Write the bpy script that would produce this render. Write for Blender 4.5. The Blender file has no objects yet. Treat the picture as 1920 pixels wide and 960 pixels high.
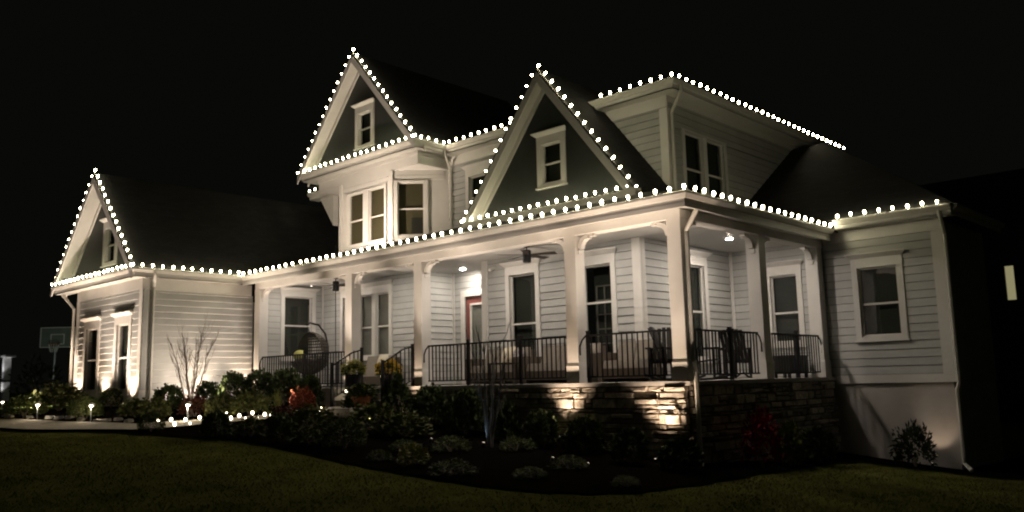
import bpy, math, random
import numpy as np
from mathutils import Vector, Matrix
random.seed(7); rng = np.random.default_rng(7)
scn = bpy.context.scene; COL = scn.collection
# ---------------------------------------------------------------- camera, sky, exposure
cam_d = bpy.data.cameras.new("camera"); cam = bpy.data.objects.new("camera", cam_d); COL.objects.link(cam)
CAM = Vector((8.2276, -13.1974, 0.0781))
RX, UX, FX = Vector((.7246, .68879, -.02267)), Vector((.11542, -.08886, .98933)), Vector((-.67943, .71949, .14389))
cam.matrix_world = Matrix(((RX.x, UX.x, -FX.x, CAM.x), (RX.y, UX.y, -FX.y, CAM.y), (RX.z, UX.z, -FX.z, CAM.z), (0, 0, 0, 1)))
cam_d.sensor_width = 36.0; cam_d.lens = 36.0*1608.45/1920; cam_d.clip_end = 2000; cam_d.clip_start = .05
scn.camera = cam
w = bpy.data.worlds.new("World"); scn.world = w; w.use_nodes = True
bg = w.node_tree.nodes['Background']; bg.inputs[0].default_value = (.95, 1.0, .80, 1); bg.inputs[1].default_value = 0.0028
scn.view_settings.view_transform = 'Standard'; scn.view_settings.look = 'None'
scn.view_settings.exposure = 0.0; scn.view_settings.gamma = 1.0
cy = scn.cycles; cy.use_denoising = True; cy.max_bounces = 6; cy.diffuse_bounces = 3; cy.glossy_bounces = 3
cy.transparent_max_bounces = 8; cy.sample_clamp_indirect = 3.0; cy.use_light_tree = True; cy.caustics_reflective = False; cy.caustics_refractive = False
cy.filter_width = 2.1
BULB_E, PATH_E, LENS_E, UP_W = 68.0, 14.0, 620.0, 58.0
# ---------------------------------------------------------------- materials
MATS = {}
def mat(name, col, rough=.6, var=.12, scale=6.0, bump=0.0, bscale=40.0, metal=0.0, spec=.4, rnd=0.0):
    if name in MATS: return MATS[name]
    m = bpy.data.materials.new(name); m.use_nodes = True; nt = m.node_tree; N = nt.nodes; L = nt.links
    b = N['Principled BSDF']; b.inputs['Roughness'].default_value = rough; b.inputs['Metallic'].default_value = metal
    b.inputs['Specular IOR Level'].default_value = spec
    tc = N.new('ShaderNodeTexCoord'); nz = N.new('ShaderNodeTexNoise'); nz.inputs['Scale'].default_value = scale; nz.inputs['Detail'].default_value = 5
    geo = N.new('ShaderNodeNewGeometry'); L.new(geo.outputs['Position'], nz.inputs['Vector'])
    mp = N.new('ShaderNodeMapRange'); mp.inputs[1].default_value = .25; mp.inputs[2].default_value = .75
    mp.inputs[3].default_value = 1-var; mp.inputs[4].default_value = 1+var; L.new(nz.outputs[0], mp.inputs[0])
    mul = N.new('ShaderNodeMix'); mul.data_type = 'RGBA'; mul.blend_type = 'MULTIPLY'; mul.inputs[0].default_value = 1
    mul.inputs[6].default_value = (*col, 1); src = mp.outputs[0]
    if rnd:
        oi = N.new('ShaderNodeObjectInfo'); m2 = N.new('ShaderNodeMapRange'); m2.inputs[3].default_value = 1-rnd; m2.inputs[4].default_value = 1+rnd
        L.new(oi.outputs['Random'], m2.inputs[0]); mm = N.new('ShaderNodeMath'); mm.operation = 'MULTIPLY'
        L.new(src, mm.inputs[0]); L.new(m2.outputs[0], mm.inputs[1]); src = mm.outputs[0]
    L.new(src, mul.inputs[7]); L.new(mul.outputs[2], b.inputs['Base Color'])
    if bump:
        n2 = N.new('ShaderNodeTexNoise'); n2.inputs['Scale'].default_value = bscale; n2.inputs['Detail'].default_value = 6; L.new(geo.outputs['Position'], n2.inputs['Vector'])
        bp = N.new('ShaderNodeBump'); bp.inputs['Strength'].default_value = bump; bp.inputs['Distance'].default_value = .02
        L.new(n2.outputs[0], bp.inputs['Height']); L.new(bp.outputs[0], b.inputs['Normal'])
    MATS[name] = m; return m
def emit(name, col, strength):
    m = bpy.data.materials.new(name); m.use_nodes = True; N = m.node_tree.nodes; b = N['Principled BSDF']
    b.inputs['Base Color'].default_value = (.8, .8, .75, 1); b.inputs['Emission Color'].default_value = (*col, 1); b.inputs['Emission Strength'].default_value = strength
    MATS[name] = m; return m
def glassmat(name, tint, fac):
    m = bpy.data.materials.new(name); m.use_nodes = True; nt = m.node_tree; N = nt.nodes; N.remove(N['Principled BSDF'])
    t = N.new('ShaderNodeBsdfTransparent'); t.inputs[0].default_value = (*tint, 1); g = N.new('ShaderNodeBsdfGlossy'); g.inputs['Roughness'].default_value = .03
    g.inputs[0].default_value = (.9, .92, .95, 1); mx = N.new('ShaderNodeMixShader')
    fr = N.new('ShaderNodeFresnel'); fr.inputs[0].default_value = 1.5; ad = N.new('ShaderNodeMath'); ad.operation = 'ADD'; ad.inputs[1].default_value = fac
    gg = N.new('ShaderNodeNewGeometry'); fl = N.new('ShaderNodeMath'); fl.operation = 'SUBTRACT'; fl.inputs[0].default_value = 1.0; nt.links.new(gg.outputs['Backfacing'], fl.inputs[1])
    m3 = N.new('ShaderNodeMath'); m3.operation = 'MULTIPLY'; nt.links.new(fr.outputs[0], ad.inputs[0]); nt.links.new(ad.outputs[0], m3.inputs[0]); nt.links.new(fl.outputs[0], m3.inputs[1]); nt.links.new(m3.outputs[0], mx.inputs[0])
    nt.links.new(t.outputs[0], mx.inputs[1]); nt.links.new(g.outputs[0], mx.inputs[2]); nt.links.new(mx.outputs[0], N['Material Output'].inputs[0])
    MATS[name] = m; return m
TRIM = mat('white_trim_paint', (.76, .74, .70), .45, .05, 3, .05, 60)
SIDE = mat('pale_grey_siding', (.49, .495, .475), .55, .10, 2.2, .15, 70, rnd=.06)
GABLE = mat('dark_grey_gable_paint', (.034, .039, .036), .6, .12, 5, .2, 50)
SOFF = mat('soffit_paint', (.66, .65, .60), .5, .06, 3)
CEIL = mat('porch_ceiling_paint', (.60, .60, .585), .5, .04, 2)
ROOF = mat('asphalt_shingle', (.022, .023, .021), .85, .45, 9, .6, 60)
def shingles():
    nt = ROOF.node_tree; N = nt.nodes; L = nt.links; b = N['Principled BSDF']; g = N.new('ShaderNodeNewGeometry'); sp = N.new('ShaderNodeSeparateXYZ'); L.new(g.outputs['Position'], sp.inputs[0])
    ad = N.new('ShaderNodeMath'); L.new(sp.outputs[0], ad.inputs[0]); L.new(sp.outputs[1], ad.inputs[1]); cx = N.new('ShaderNodeCombineXYZ'); L.new(ad.outputs[0], cx.inputs[0]); L.new(sp.outputs[2], cx.inputs[1])
    br = N.new('ShaderNodeTexBrick'); br.inputs['Scale'].default_value = 1.0; br.inputs['Brick Width'].default_value = .28; br.inputs['Row Height'].default_value = .10; br.inputs['Mortar Size'].default_value = .008
    br.inputs['Color1'].default_value = (.006, .007, .006, 1); br.inputs['Color2'].default_value = (.016, .017, .0155, 1); br.inputs['Mortar'].default_value = (.004, .004, .004, 1); L.new(cx.outputs[0], br.inputs['Vector'])
    L.new(br.outputs['Color'], b.inputs['Base Color'])
shingles()
GUT = mat('gutter_enamel', (.72, .70, .64), .35, .05, 4)
CONC = mat('porch_concrete', (.42, .40, .37), .8, .15, 8, .2, 90)
STUC = mat('parged_basement_wall', (.52, .49, .455), .85, .20, 1.4, .35, 120)
STONE = mat('tan_fieldstone', (.43, .385, .325), .85, .32, 14, .9, 38, rnd=.30)
MORT = mat('recessed_mortar', (.05, .046, .04), .9, .3, 20)
BLACK = mat('black_powdercoat', (.010, .010, .011), .5, .1, 10, spec=.25)
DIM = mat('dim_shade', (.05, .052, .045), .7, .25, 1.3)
LAPSHADE = mat('shadowed_lap_gap', (.16, .16, .15), .9, .1, 5)  # dark backing colour stands in for the shade between siding laps
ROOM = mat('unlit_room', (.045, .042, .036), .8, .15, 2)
BLIND = mat('tan_roller_blind', (.12, .098, .055), .8, .06, 30)
PALEB = mat('grey_curtain', (.30, .28, .26), .8, .1, 12)
DOORR = mat('oxblood_door_paint', (.20, .055, .045), .4, .1, 8)
DARKW = mat('dark_stained_wood', (.03, .02, .014), .5, .25, 18, .2, 50)
WICK = mat('grey_wicker', (.05, .042, .034), .6, .3, 60, .3, 120)
CUSH = mat('taupe_cushion', (.30, .27, .23), .85, .1, 20, .2, 90)
SOFA = mat('brown_sofa_wicker', (.10, .08, .06), .7, .3, 60, .4, 120)
PILW = mat('cream_pillow', (.66, .60, .46), .85, .08, 20)
LAWN = mat('lawn_soil_and_turf', (.098, .104, .028), .9, .4, 1.1, .8, 30, spec=.0)
GRASS = mat('grass_blades', (.118, .124, .034), .8, .45, 1.1, spec=.0)
MULCH = mat('dark_bark_mulch', (.007, .006, .0045), .95, .5, 20, .9, 40, spec=.0)
WALKM = mat('walk_concrete', (.34, .31, .26), .85, .18, 5, .2, 60)
TERRA = mat('terracotta', (.40, .15, .06), .7, .15, 12)
BARK = mat('grey_bark', (.26, .21, .17), .8, .35, 25, .5, 60)
PALEBARK = mat('pale_birch_bark', (.13, .135, .14), .7, .35, 25, .4, 60)
METAL = mat('galvanised_pole', (.25, .27, .28), .4, .15, 10, metal=.6)
FARW = mat('neighbour_dark_siding', (.02, .02, .02), .8, .2, 3)
GLASS = glassmat('window_glass', (.86, .88, .86), .02)
ACRYL = mat('smoked_acrylic', (.20, .23, .20), .25, .1, 3)
BULBM = emit('warm_white_bulb', (.96, .86, .56), BULB_E)
PATHM = emit('warm_path_bulb', (1.0, .84, .58), PATH_E)
LENS = emit('recessed_lens', (1.0, .88, .76), LENS_E)
LENSB = emit('recessed_lens_bright', (1.0, .87, .75), LENS_E*1.7)
FIXL = emit('uplight_lens', (1.0, .82, .62), 2)
LEAF = {k: mat('leaf_'+k, c, .6, .45, 9, rnd=.2, spec=.15) for k, c in dict(dense=(.085, .115, .045), round=(.10, .125, .04), loose=(.13, .145, .05), mound=(.14, .175, .065), pale=(.34, .35, .14), cone=(.085, .12, .045),
        spiky=(.30, .35, .12), orange=(.22, .062, .03), burgundy=(.10, .038, .022), redtwig=(.26, .014, .018), spiny=(.035, .045, .022), herb=(.07, .09, .02), wispy=(.045, .05, .022)).items()}
PETY = mat('yellow_petal', (.80, .56, .05), .6, .25, 30); PETG = mat('pale_green_petal', (.42, .42, .12), .6, .25, 30)
# ---------------------------------------------------------------- mesh helpers
class MB:
    """collects shapes, builds ONE mesh object"""
    def __init__(s): s.v = []; s.f = []
    def poly(s, pts, faces):
        o = len(s.v); s.v += [tuple(p) for p in pts]; s.f += [tuple(i+o for i in f) for f in faces]; return s
    def hexa(s, p):   # 8 points: bottom 4 ccw, top 4 ccw
        return s.poly(p, [(3, 2, 1, 0), (4, 5, 6, 7), (0, 1, 5, 4), (1, 2, 6, 5), (2, 3, 7, 6), (3, 0, 4, 7)])
    def box(s, x0, x1, y0, y1, z0, z1):
        return s.hexa([(x0, y0, z0), (x1, y0, z0), (x1, y1, z0), (x0, y1, z0), (x0, y0, z1), (x1, y0, z1), (x1, y1, z1), (x0, y1, z1)])
    def prism(s, pts, d):   # planar polygon extruded by vector d
        n = len(pts); d = Vector(d); a = [Vector(p) for p in pts]; b = [p+d for p in a]
        return s.poly(a+b, [tuple(range(n))[::-1], tuple(range(n, 2*n))]+[(i, (i+1) % n, n+(i+1) % n, n+i) for i in range(n)])
    def tube(s, pts, r, n=6, cap=True):
        pts = [Vector(p) for p in pts]; rr = r if isinstance(r, (list, tuple)) else [r]*len(pts); o = len(s.v); ref = None
        for i, p in enumerate(pts):
            t = (pts[min(i+1, len(pts)-1)]-pts[max(i-1, 0)]).normalized()
            if ref is None: ref = Vector((0, 0, 1)) if abs(t.z) < .9 else Vector((1, 0, 0))
            a = t.cross(ref).normalized(); b = t.cross(a).normalized(); ref = ref if abs(t.dot(ref)) < .95 else a
            for k in range(n):
                an = 2*math.pi*k/n; s.v.append(tuple(p+(a*math.cos(an)+b*math.sin(an))*rr[i]))
        for i in range(len(pts)-1):
            for k in range(n): s.f.append((o+i*n+k, o+i*n+(k+1) % n, o+(i+1)*n+(k+1) % n, o+(i+1)*n+k))
        if cap: s.f.append(tuple(o+k for k in range(n))); s.f.append(tuple(o+(len(pts)-1)*n+k for k in range(n))[::-1])
        return s
    def bar(s, a, b, w, h, up=(0, 0, 1)):   # rectangular bar a->b, w sideways, h along up
        a, b = Vector(a), Vector(b); t = (b-a).normalized(); u = Vector(up); sd = t.cross(u).normalized(); u = sd.cross(t).normalized()
        o = [sd*(-w/2)-u*(h/2), sd*(w/2)-u*(h/2), sd*(w/2)+u*(h/2), sd*(-w/2)+u*(h/2)]
        return s.hexa([a+o[0], a+o[1], b+o[1], b+o[0], a+o[3], a+o[2], b+o[2], b+o[3]])
    def lathe(s, prof, c=(0, 0, 0), n=12):
        o = len(s.v); c = Vector(c)
        for r, z in prof:
            for k in range(n): a = 2*math.pi*k/n; s.v.append((c.x+r*math.cos(a), c.y+r*math.sin(a), c.z+z))
        for i in range(len(prof)-1):
            for k in range(n): s.f.append((o+i*n+k, o+i*n+(k+1) % n, o+(i+1)*n+(k+1) % n, o+(i+1)*n+k))
        s.f.append(tuple(o+k for k in range(n))[::-1]); s.f.append(tuple(o+(len(prof)-1)*n+k for k in range(n))); return s
    def ball(s, c, rx, ry, rz, nu=10, nv=6, jit=0):
        return s.lathe([(max(.02, math.sin(math.pi*j/nv))*rx*(1+random.uniform(-jit, jit)), -math.cos(math.pi*j/nv)*rz) for j in range(nv+1)], c, nu)
    def sweep(s, prof, a, b, n, ma=0, mb=0):
        """prof: (outward d, z) polygon swept a->b; n outward; ma/mb mitre shift per d"""
        a, b, n = Vector(a), Vector(b), Vector(n); t = (b-a).normalized(); k = len(prof)
        A = [a+n*d+Vector((0, 0, z))-t*(d*ma) for d, z in prof]; B = [b+n*d+Vector((0, 0, z))+t*(d*mb) for d, z in prof]
        return s.poly(A+B, [tuple(range(k)), tuple(range(k, 2*k))[::-1]]+[(i, k+i, k+(i+1) % k, (i+1) % k) for i in range(k)])
    def mesh(s, name, m, org=(0, 0, 0), smooth=False):
        me = bpy.data.meshes.new(name); ox, oy, oz = org
        me.from_pydata([(x-ox, y-oy, z-oz) for x, y, z in s.v], [], s.f); me.materials.append(m)
        import bmesh
        bm = bmesh.new(); bm.from_mesh(me); bmesh.ops.recalc_face_normals(bm, faces=bm.faces); bm.to_mesh(me); bm.free()
        if smooth: me.polygons.foreach_set('use_smooth', [True]*len(me.polygons))
        return me
    def build(s, name, m, parent=None, smooth=False, label=None):
        org = wloc(parent) if parent else (0, 0, 0)
        o = bpy.data.objects.new(name, s.mesh(name, m, org, smooth)); COL.objects.link(o)
        if parent: o.parent = parent
        if label: o['label'] = label
        return o
def wloc(o):
    v = Vector((0, 0, 0))
    while o: v += o.location; o = o.parent
    return v
def thing(name, label, cat, loc=(0, 0, 0), group=None):
    o = bpy.data.objects.new(name, None); COL.objects.link(o); o.location = loc; o.empty_display_size = .1
    o['label'] = label; o['category'] = cat
    if group: o['group'] = group
    return o
def tag(o, label, cat, group=None):
    o['label'] = label; o['category'] = cat
    if group: o['group'] = group
    return o
def struct(o): o['kind'] = 'structure'; return o
def inst(name, me, parent, loc):
    o = bpy.data.objects.new(name, me); COL.objects.link(o); o.parent = parent; o.location = Vector(loc)-wloc(parent); return o
def lamp(name, kind, loc, parent, energy, col, **kw):
    d = bpy.data.lights.new(name, kind); d.energy = energy; d.color = col
    for k, v in kw.items(): setattr(d, k, v)
    o = bpy.data.objects.new(name, d); COL.objects.link(o)
    if parent: o.parent = parent; o.location = Vector(loc)-wloc(parent)
    else: o.location = loc
    return o
# ---------------------------------------------------------------- terrain
CP = np.array([(8.2, -13.2, -1.52), (0.0, -8.0, -1.5), (0.0, -4.5, -1.46), (0.8, -1.5, -1.5), (0.0, 1.0, -1.5), (-5.0, -1.0, -1.08), (-2.4, -0.8, -1.25), (-5.0, -4.6, -1.12), (-9.0, -1.8, -0.56), (-9.0, -4.5, -0.95), (-12.0, -4.8, -0.84), (-15.0, -5.0, -0.8), (-15.2, -3.2, -0.42), (-20.0, -3.2, -0.45), (-12.0, -1.0, -0.5), (-12.0, -2.5, -0.64), (-22.0, -5.2, -0.76), (-12.0, -6.6, -0.92), (-20.0, -7.0, -0.82), (-32.0, -6.0, -0.72), (-3.0, -10.0, -1.36), (-10.0, -11.0, -1.25), (3.0, 5.4, -1.99), (1.0, 4.8, -1.77), (0.9, 2.1, -1.66), (4.0, 0.0, -1.74), (6.0, -6.0, -1.62), (8.0, 8.0, -2.3), (15.0, 0.0, -2.0), (16.0, -14.0, -1.7), (10.0, 20.0, -2.6), (-35.0, 5.0, -0.5), (-40.0, -15.0, -1.0), (-10.0, -25.0, -1.5), (-60.0, 10.0, -0.4), (-60.0, -10.0, -0.8), (20.0, 30.0, -2.8), (-20.0, 8.0, -0.4), (-5.0, 8.0, -1.2)])
def _U(r2): return np.where(r2 > 1e-9, r2*np.log(r2+1e-12), 0.0)
_n = len(CP); _K = _U(((CP[:, None, :2]-CP[None, :, :2])**2).sum(-1))+np.eye(_n)*3.0; _P = np.c_[np.ones(_n), CP[:, :2]]
_w = np.linalg.solve(np.block([[_K, _P], [_P.T, np.zeros((3, 3))]]), np.r_[CP[:, 2], 0, 0, 0])
def tz(x, y):
    x = np.asarray(x, float); y = np.asarray(y, float); cx = np.clip(x, -62, 22); cy_ = np.clip(y, -26, 30)
    z = _U((cx[..., None]-CP[:, 0])**2+(cy_[..., None]-CP[:, 1])**2)@_w[:_n]+_w[_n]+_w[_n+1]*cx+_w[_n+2]*cy_
    return np.clip(z, -3.2, .2)
def gz(x, y): return float(tz(x, y))
def sheet(name, rows, dz, m, nsub=1):
    R = np.array(rows, float); v = np.c_[R.reshape(-1, 2), tz(R[..., 0].ravel(), R[..., 1].ravel())+dz]; a, b = R.shape[:2]
    f = [(i*b+j, i*b+j+1, (i+1)*b+j+1, (i+1)*b+j) for i in range(a-1) for j in range(b-1)]
    mb = MB(); mb.v = [tuple(p) for p in v]; mb.f = f; o = mb.build(name, m, smooth=True); return struct(o)
gx = np.r_[[-400, -150, -90], np.arange(-62, -26, 2.), np.arange(-26, 9, .5), np.arange(9, 24, 1.5), [40, 90, 200, 400]]
gy = np.r_[[-400, -150, -60], np.arange(-28, -14, 2.), np.arange(-14, 8, .5), np.arange(8, 32, 2.), [50, 100, 200, 400]]
sheet('lawn', [[(x, y) for x in gx] for y in gy], 0, LAWN)
OUT = [(-40, -7.2), (-25, -6.9), (-16.7, -6.52), (-15.78, -6.29), (-13.16, -5.72), (-10.87, -5.1), (-9.17, -4.72), (-7.46, -4.46), (-5.27, -4.54), (-3.98, -4.64), (-2.97, -4.64), (-1.8, -4.55), (-.76, -4.45), (.05, -4.22), (.65, -3.8), (1.1, -3.19), (1.12, -2.7), (1.23, -1.74), (1.19, -.38), (.89, 2.17), (.81, 3.74), (.93, 5.02), (1.77, 5.04), (2.28, 5.32), (2.74, 5.4), (3.4, 5.5), (3.9, 6.5), (3.9, 12)]
INN = [(-40, -2.5), (-25, -2.5), (-20, -2.9), (-18, -2.9), (-15.1, -2.9), (-15, -1), (-13, .3), (-10, .3), (-7, .3), (-5, .3), (-4, .3), (-3, .3), (-2, .3), (-1.2, .3), (-.8, .3), (-.5, .3), (-.3, .35), (-.25, .5), (-.2, 1.2), (-.2, 2.17), (-.2, 4), (-.2, 6.3), (1.77, 6.3), (2.2, 6.3), (2.4, 6.4), (2.4, 6.6), (2.4, 7), (2.4, 12)]
def dens(c, k=3):
    c = np.array(c, float); out = []
    for i in range(len(c)-1):
        for j in range(k): out.append(c[i]+(c[i+1]-c[i])*j/k)
    return np.array(out+[c[-1]])
def wig(c, a): return c+np.c_[np.sin(np.arange(len(c))*1.7), np.cos(np.arange(len(c))*2.3)]*a
o_, i_ = wig(dens(OUT, 4), .035), dens(INN, 4)
sheet('garden_bed', [o_+(i_-o_)*t for t in np.linspace(0, 1, 14)], .03, MULCH)
FAR = [(-40, -6.0), (-18.3, -5.6), (-15.3, -4.98), (-12.4, -4.4), (-11.85, -3.75), (-11.1, -3.25), (-10.2, -2.7), (-9.6, -2.25), (-9.2, -1.7), (-9.2, -1.1)]
NEAR = [(-40, -7.25), (-16, -6.26), (-13.3, -5.71), (-11.3, -4.95), (-10.75, -4.3), (-10.3, -3.7), (-9.6, -3.1), (-8.9, -2.75), (-8.2, -2.2), (-8.0, -1.1)]
f_, n_ = dens(FAR, 4), dens(NEAR, 4)
sheet('garden_walkway', [n_+(f_-n_)*t for t in np.linspace(0, 1, 6)], .07, WALKM)
def inpoly(px, py, poly):
    c = np.zeros(len(px), bool); n = len(poly)
    for i in range(n):
        (x1, y1), (x2, y2) = poly[i], poly[(i+1) % n]
        k = ((y1 > py) != (y2 > py)) & (px < (x2-x1)*(py-y1)/(y2-y1+1e-12)+x1); c ^= k
    return c
# ---------------------------------------------------------------- the house
H = thing('house', 'large pale grey house with steep white trimmed gables and deep front porch outlined in bulbs', 'house')
XC, YW, XG = -2.54, 6.2, -15.2
BOARDS = []          # (size, verts, faces) kept for a global ranking
def proj_area(pts):
    r = []
    for p in pts:
        d = Vector(p)-CAM; z = max(d.dot(FX), .5); r.append((d.dot(RX)/z, d.dot(UX)/z))
    xs, ys = [a for a, _ in r], [b for _, b in r]
    return (max(xs)-min(xs))*(max(ys)-min(ys)), (min(xs), max(xs), min(ys), max(ys))
class Frame:
    """wall frame: p0 + u*U + d*N (d outwards)"""
    def __init__(s, p0, U, N): s.p, s.U, s.N = Vector((*p0, 0)), Vector((*U, 0)).normalized(), Vector((*N, 0)).normalized()
    def at(s, u, d, z): q = s.p+s.U*u+s.N*d; return (q.x, q.y, z)
    def box(s, mb, u0, u1, d0, d1, z0, z1):
        return mb.hexa([s.at(u0, d1, z0), s.at(u1, d1, z0), s.at(u1, d0, z0), s.at(u0, d0, z0), s.at(u0, d1, z1), s.at(u1, d1, z1), s.at(u1, d0, z1), s.at(u0, d0, z1)])
def cutrect(u0, u1, z0, z1, holes):
    us = sorted({u0, u1, *[min(max(h[k], u0), u1) for h in holes for k in (0, 1)]}); zs = sorted({z0, z1, *[min(max(h[k], z0), z1) for h in holes for k in (2, 3)]}); out = []
    for j in range(len(zs)-1):
        run = None
        for i in range(len(us)-1):
            cu, cz = (us[i]+us[i+1])/2, (zs[j]+zs[j+1])/2
            hole = any(h[0] < cu < h[1] and h[2] < cz < h[3] for h in holes)
            if not hole and us[i+1]-us[i] > 1e-4 and zs[j+1]-zs[j] > 1e-4:
                if run: run[1] = us[i+1]
                else: run = [us[i], us[i+1], zs[j], zs[j+1]]
            elif run: out.append(tuple(run)); run = None
        if run: out.append(tuple(run))
    return out
def wall(F, L, z0, z1, holes=(), rows=True, mat_=SIDE, pitch=.178, name='wall', clip=None, gap=.011):
    mb = MB()
    for (a, b, c, d) in cutrect(0, L, z0, z1, holes): F.box(mb, a, b, -.12, 0, c, d)
    wl = mb.build(name, LAPSHADE if rows and gap else mat_, H)
    if rows:
        z = z0
        while z < z1-.03:
            zt = min(z+pitch, z1)
            for run in _group(cutrect(0, L, z, zt, holes), z, zt):
                b = MB()
                for (u0, u1, a, c) in run:
                    if a == z: a = a+gap
                    ta, tc = .034-.022*(a-z)/pitch, .034-.022*(c-z)/pitch
                    if not gap and a == z and c-a > .05:      # bevel added at the lower edge so uplight draws a bright lap line
                        pr = [(.001, a), (.008, a), (ta, a+.013), (tc, c), (.001, c)]; k = 5
                        b.poly([F.at(u0, d, q) for d, q in pr]+[F.at(u1, d, q) for d, q in pr], [tuple(range(k)), tuple(range(k, 2*k))[::-1]]+[(i, k+i, k+(i+1) % k, (i+1) % k) for i in range(k)]); continue
                    b.hexa([F.at(u0, ta, a), F.at(u1, ta, a), F.at(u1, .001, a), F.at(u0, .001, a), F.at(u0, tc, c), F.at(u1, tc, c), F.at(u1, .001, c), F.at(u0, .001, c)])
                if clip: clip(b)
                BOARDS.append((proj_area(b.v)[0], b, wl))
            z = zt
    return wl
def _group(rects, z, zt):
    full = [r for r in rects if r[2] <= z+1e-4 and r[3] >= zt-1e-4]; part = [r for r in rects if r not in full]
    runs = [[r] for r in full]
    for p in part:
        for rn in runs:
            if abs(rn[0][1]-p[0]) < 1e-3 or abs(rn[0][0]-p[1]) < 1e-3: rn.append(p); break
        else: runs.append([p])
    return runs
def flush_boards(limit=290):
    BOARDS.sort(key=lambda t: -t[0])
    for k, (a, b, wl) in enumerate(BOARDS[:limit]): b.build('siding_board', SIDE, wl)
    rest = MB()
    for a, b, wl in BOARDS[limit:]: rest.poly(b.v, b.f)
    if rest.v: o = rest.build('siding', SIDE, H); o['kind'] = 'stuff'
def crown(F, u0, u1, z, h=.2, parent=None, proud=.05):
    mb = MB(); F.box(mb, u0, u1, .002, proud, z, z+h*.6)
    pr = [(.002, z+h*.6), (proud+.01, z+h*.6), (proud+.10, z+h*.92), (proud+.10, z+h), (.002, z+h)]; ov = .09
    A = [F.at(u0-(.012+ov*(d-proud-.01)/.09 if d > .1 else .012), d, zz) for d, zz in pr]; B = [F.at(u1+(.012+ov*(d-proud-.01)/.09 if d > .1 else .012), d, zz) for d, zz in pr]
    k = len(pr); mb.poly(A+B, [tuple(range(k)), tuple(range(k, 2*k))[::-1]]+[(i, k+i, k+(i+1) % k, (i+1) % k) for i in range(k)])
    return mb.build('crown_moulding', TRIM, parent)
def window(F, u0, u1, z0, z1, lights=1, cas=.13, cr=True, back='room', mull=.1, rail=.5, muntin=False, crh=.27, blindfrac=1.0):
    """u/z: outer casing; returns hole"""
    ct = cas*.45; mb = MB(); P_ = .052
    F.box(mb, u0, u0+cas, .002, P_, z0, z1); F.box(mb, u1-cas, u1, .002, P_, z0, z1)
    F.box(mb, u0+cas, u1-cas, .002, P_-.003, z1-ct, z1); F.box(mb, u0+cas, u1-cas, .002, P_-.003, z0, z0+cas*.6)
    F.box(mb, u0-.03, u1+.03, .002, P_+.04, z0-.04, z0-.001)
    a, b, c, d = u0+cas, u1-cas, z0+cas*.6, z1-ct
    for s0, s1, e0, e1 in ((a, a+.012, c, d), (b-.012, b, c, d)): F.box(mb, s0, s1, -.118, .001, e0, e1)
    F.box(mb, a+.012, b-.012, -.118, .001, d-.012, d); F.box(mb, a+.012, b-.012, -.118, .001, c, c+.012)
    wn = mb.build('window', TRIM, H)
    wdt = (b-a-mull*(lights-1))/lights; zm = c+(d-c)*rail
    for i in range(lights):
        x0 = a+i*(wdt+mull); x1 = x0+wdt; sm = MB(); st = .026
        if i < lights-1:
            m2 = MB(); F.box(m2, x1, x1+mull, -.1, P_-.006, c+.012, d-.012); m2.build('mullion', TRIM, wn)
        F.box(sm, x0+.012, x0+st+.012, -.07, -.03, c+.012, d-.012); F.box(sm, x1-st-.012, x1-.012, -.07, -.03, c+.012, d-.012)
        F.box(sm, x0+st+.012, x1-st-.012, -.068, -.032, c+.012, c+st+.02); F.box(sm, x0+st+.012, x1-st-.012, -.068, -.032, d-st-.012, d-.012)
        F.box(sm, x0+st+.012, x1-st-.012, -.075, -.028, zm-.022, zm+.022); sm.build('sash', TRIM, wn)
        for q0, q1 in ((c+st+.02, zm-.022), (zm+.022, d-st-.012)):
            pm = MB(); F.box(pm, x0+st+.012, x1-st-.012, -.055, -.049, q0, q1); pm.build('pane', GLASS, wn)
        if muntin:
            mm = MB(); e0, e1 = x0+.12, x1-.03
            for k in range(4): uu = e0+(e1-e0)*k/3; F.box(mm, uu-.014, uu+.014, -.36, -.33, c+.05, d-.45)
            for k in range(6): zz = c+.05+(d-.5-c)*k/5; F.box(mm, e0, e1, -.362, -.332, zz-.014, zz+.014)
            mm.build('interior_muntin_grid', PALEB, wn)
        bm = MB()
        if back == 'room':
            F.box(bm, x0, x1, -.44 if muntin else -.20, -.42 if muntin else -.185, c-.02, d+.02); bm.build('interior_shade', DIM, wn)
        else:
            zc = d-(d-c)*blindfrac
            F.box(bm, x0, x1, -.135, -.125, zc, d); bm.build('blind', BLIND if back == 'tan' else PALEB, wn)
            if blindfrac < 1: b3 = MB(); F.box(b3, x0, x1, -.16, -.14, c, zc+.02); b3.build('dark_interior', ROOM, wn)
    if cr: crown(F, u0-.005, u1+.005, z1+.001, crh, wn)
    return (a, b, c, d)
def hole_of(u0, u1, z0, z1, cas=.13): return (u0+cas, u1-cas, z0+cas*.6, z1-cas*.45)
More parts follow.
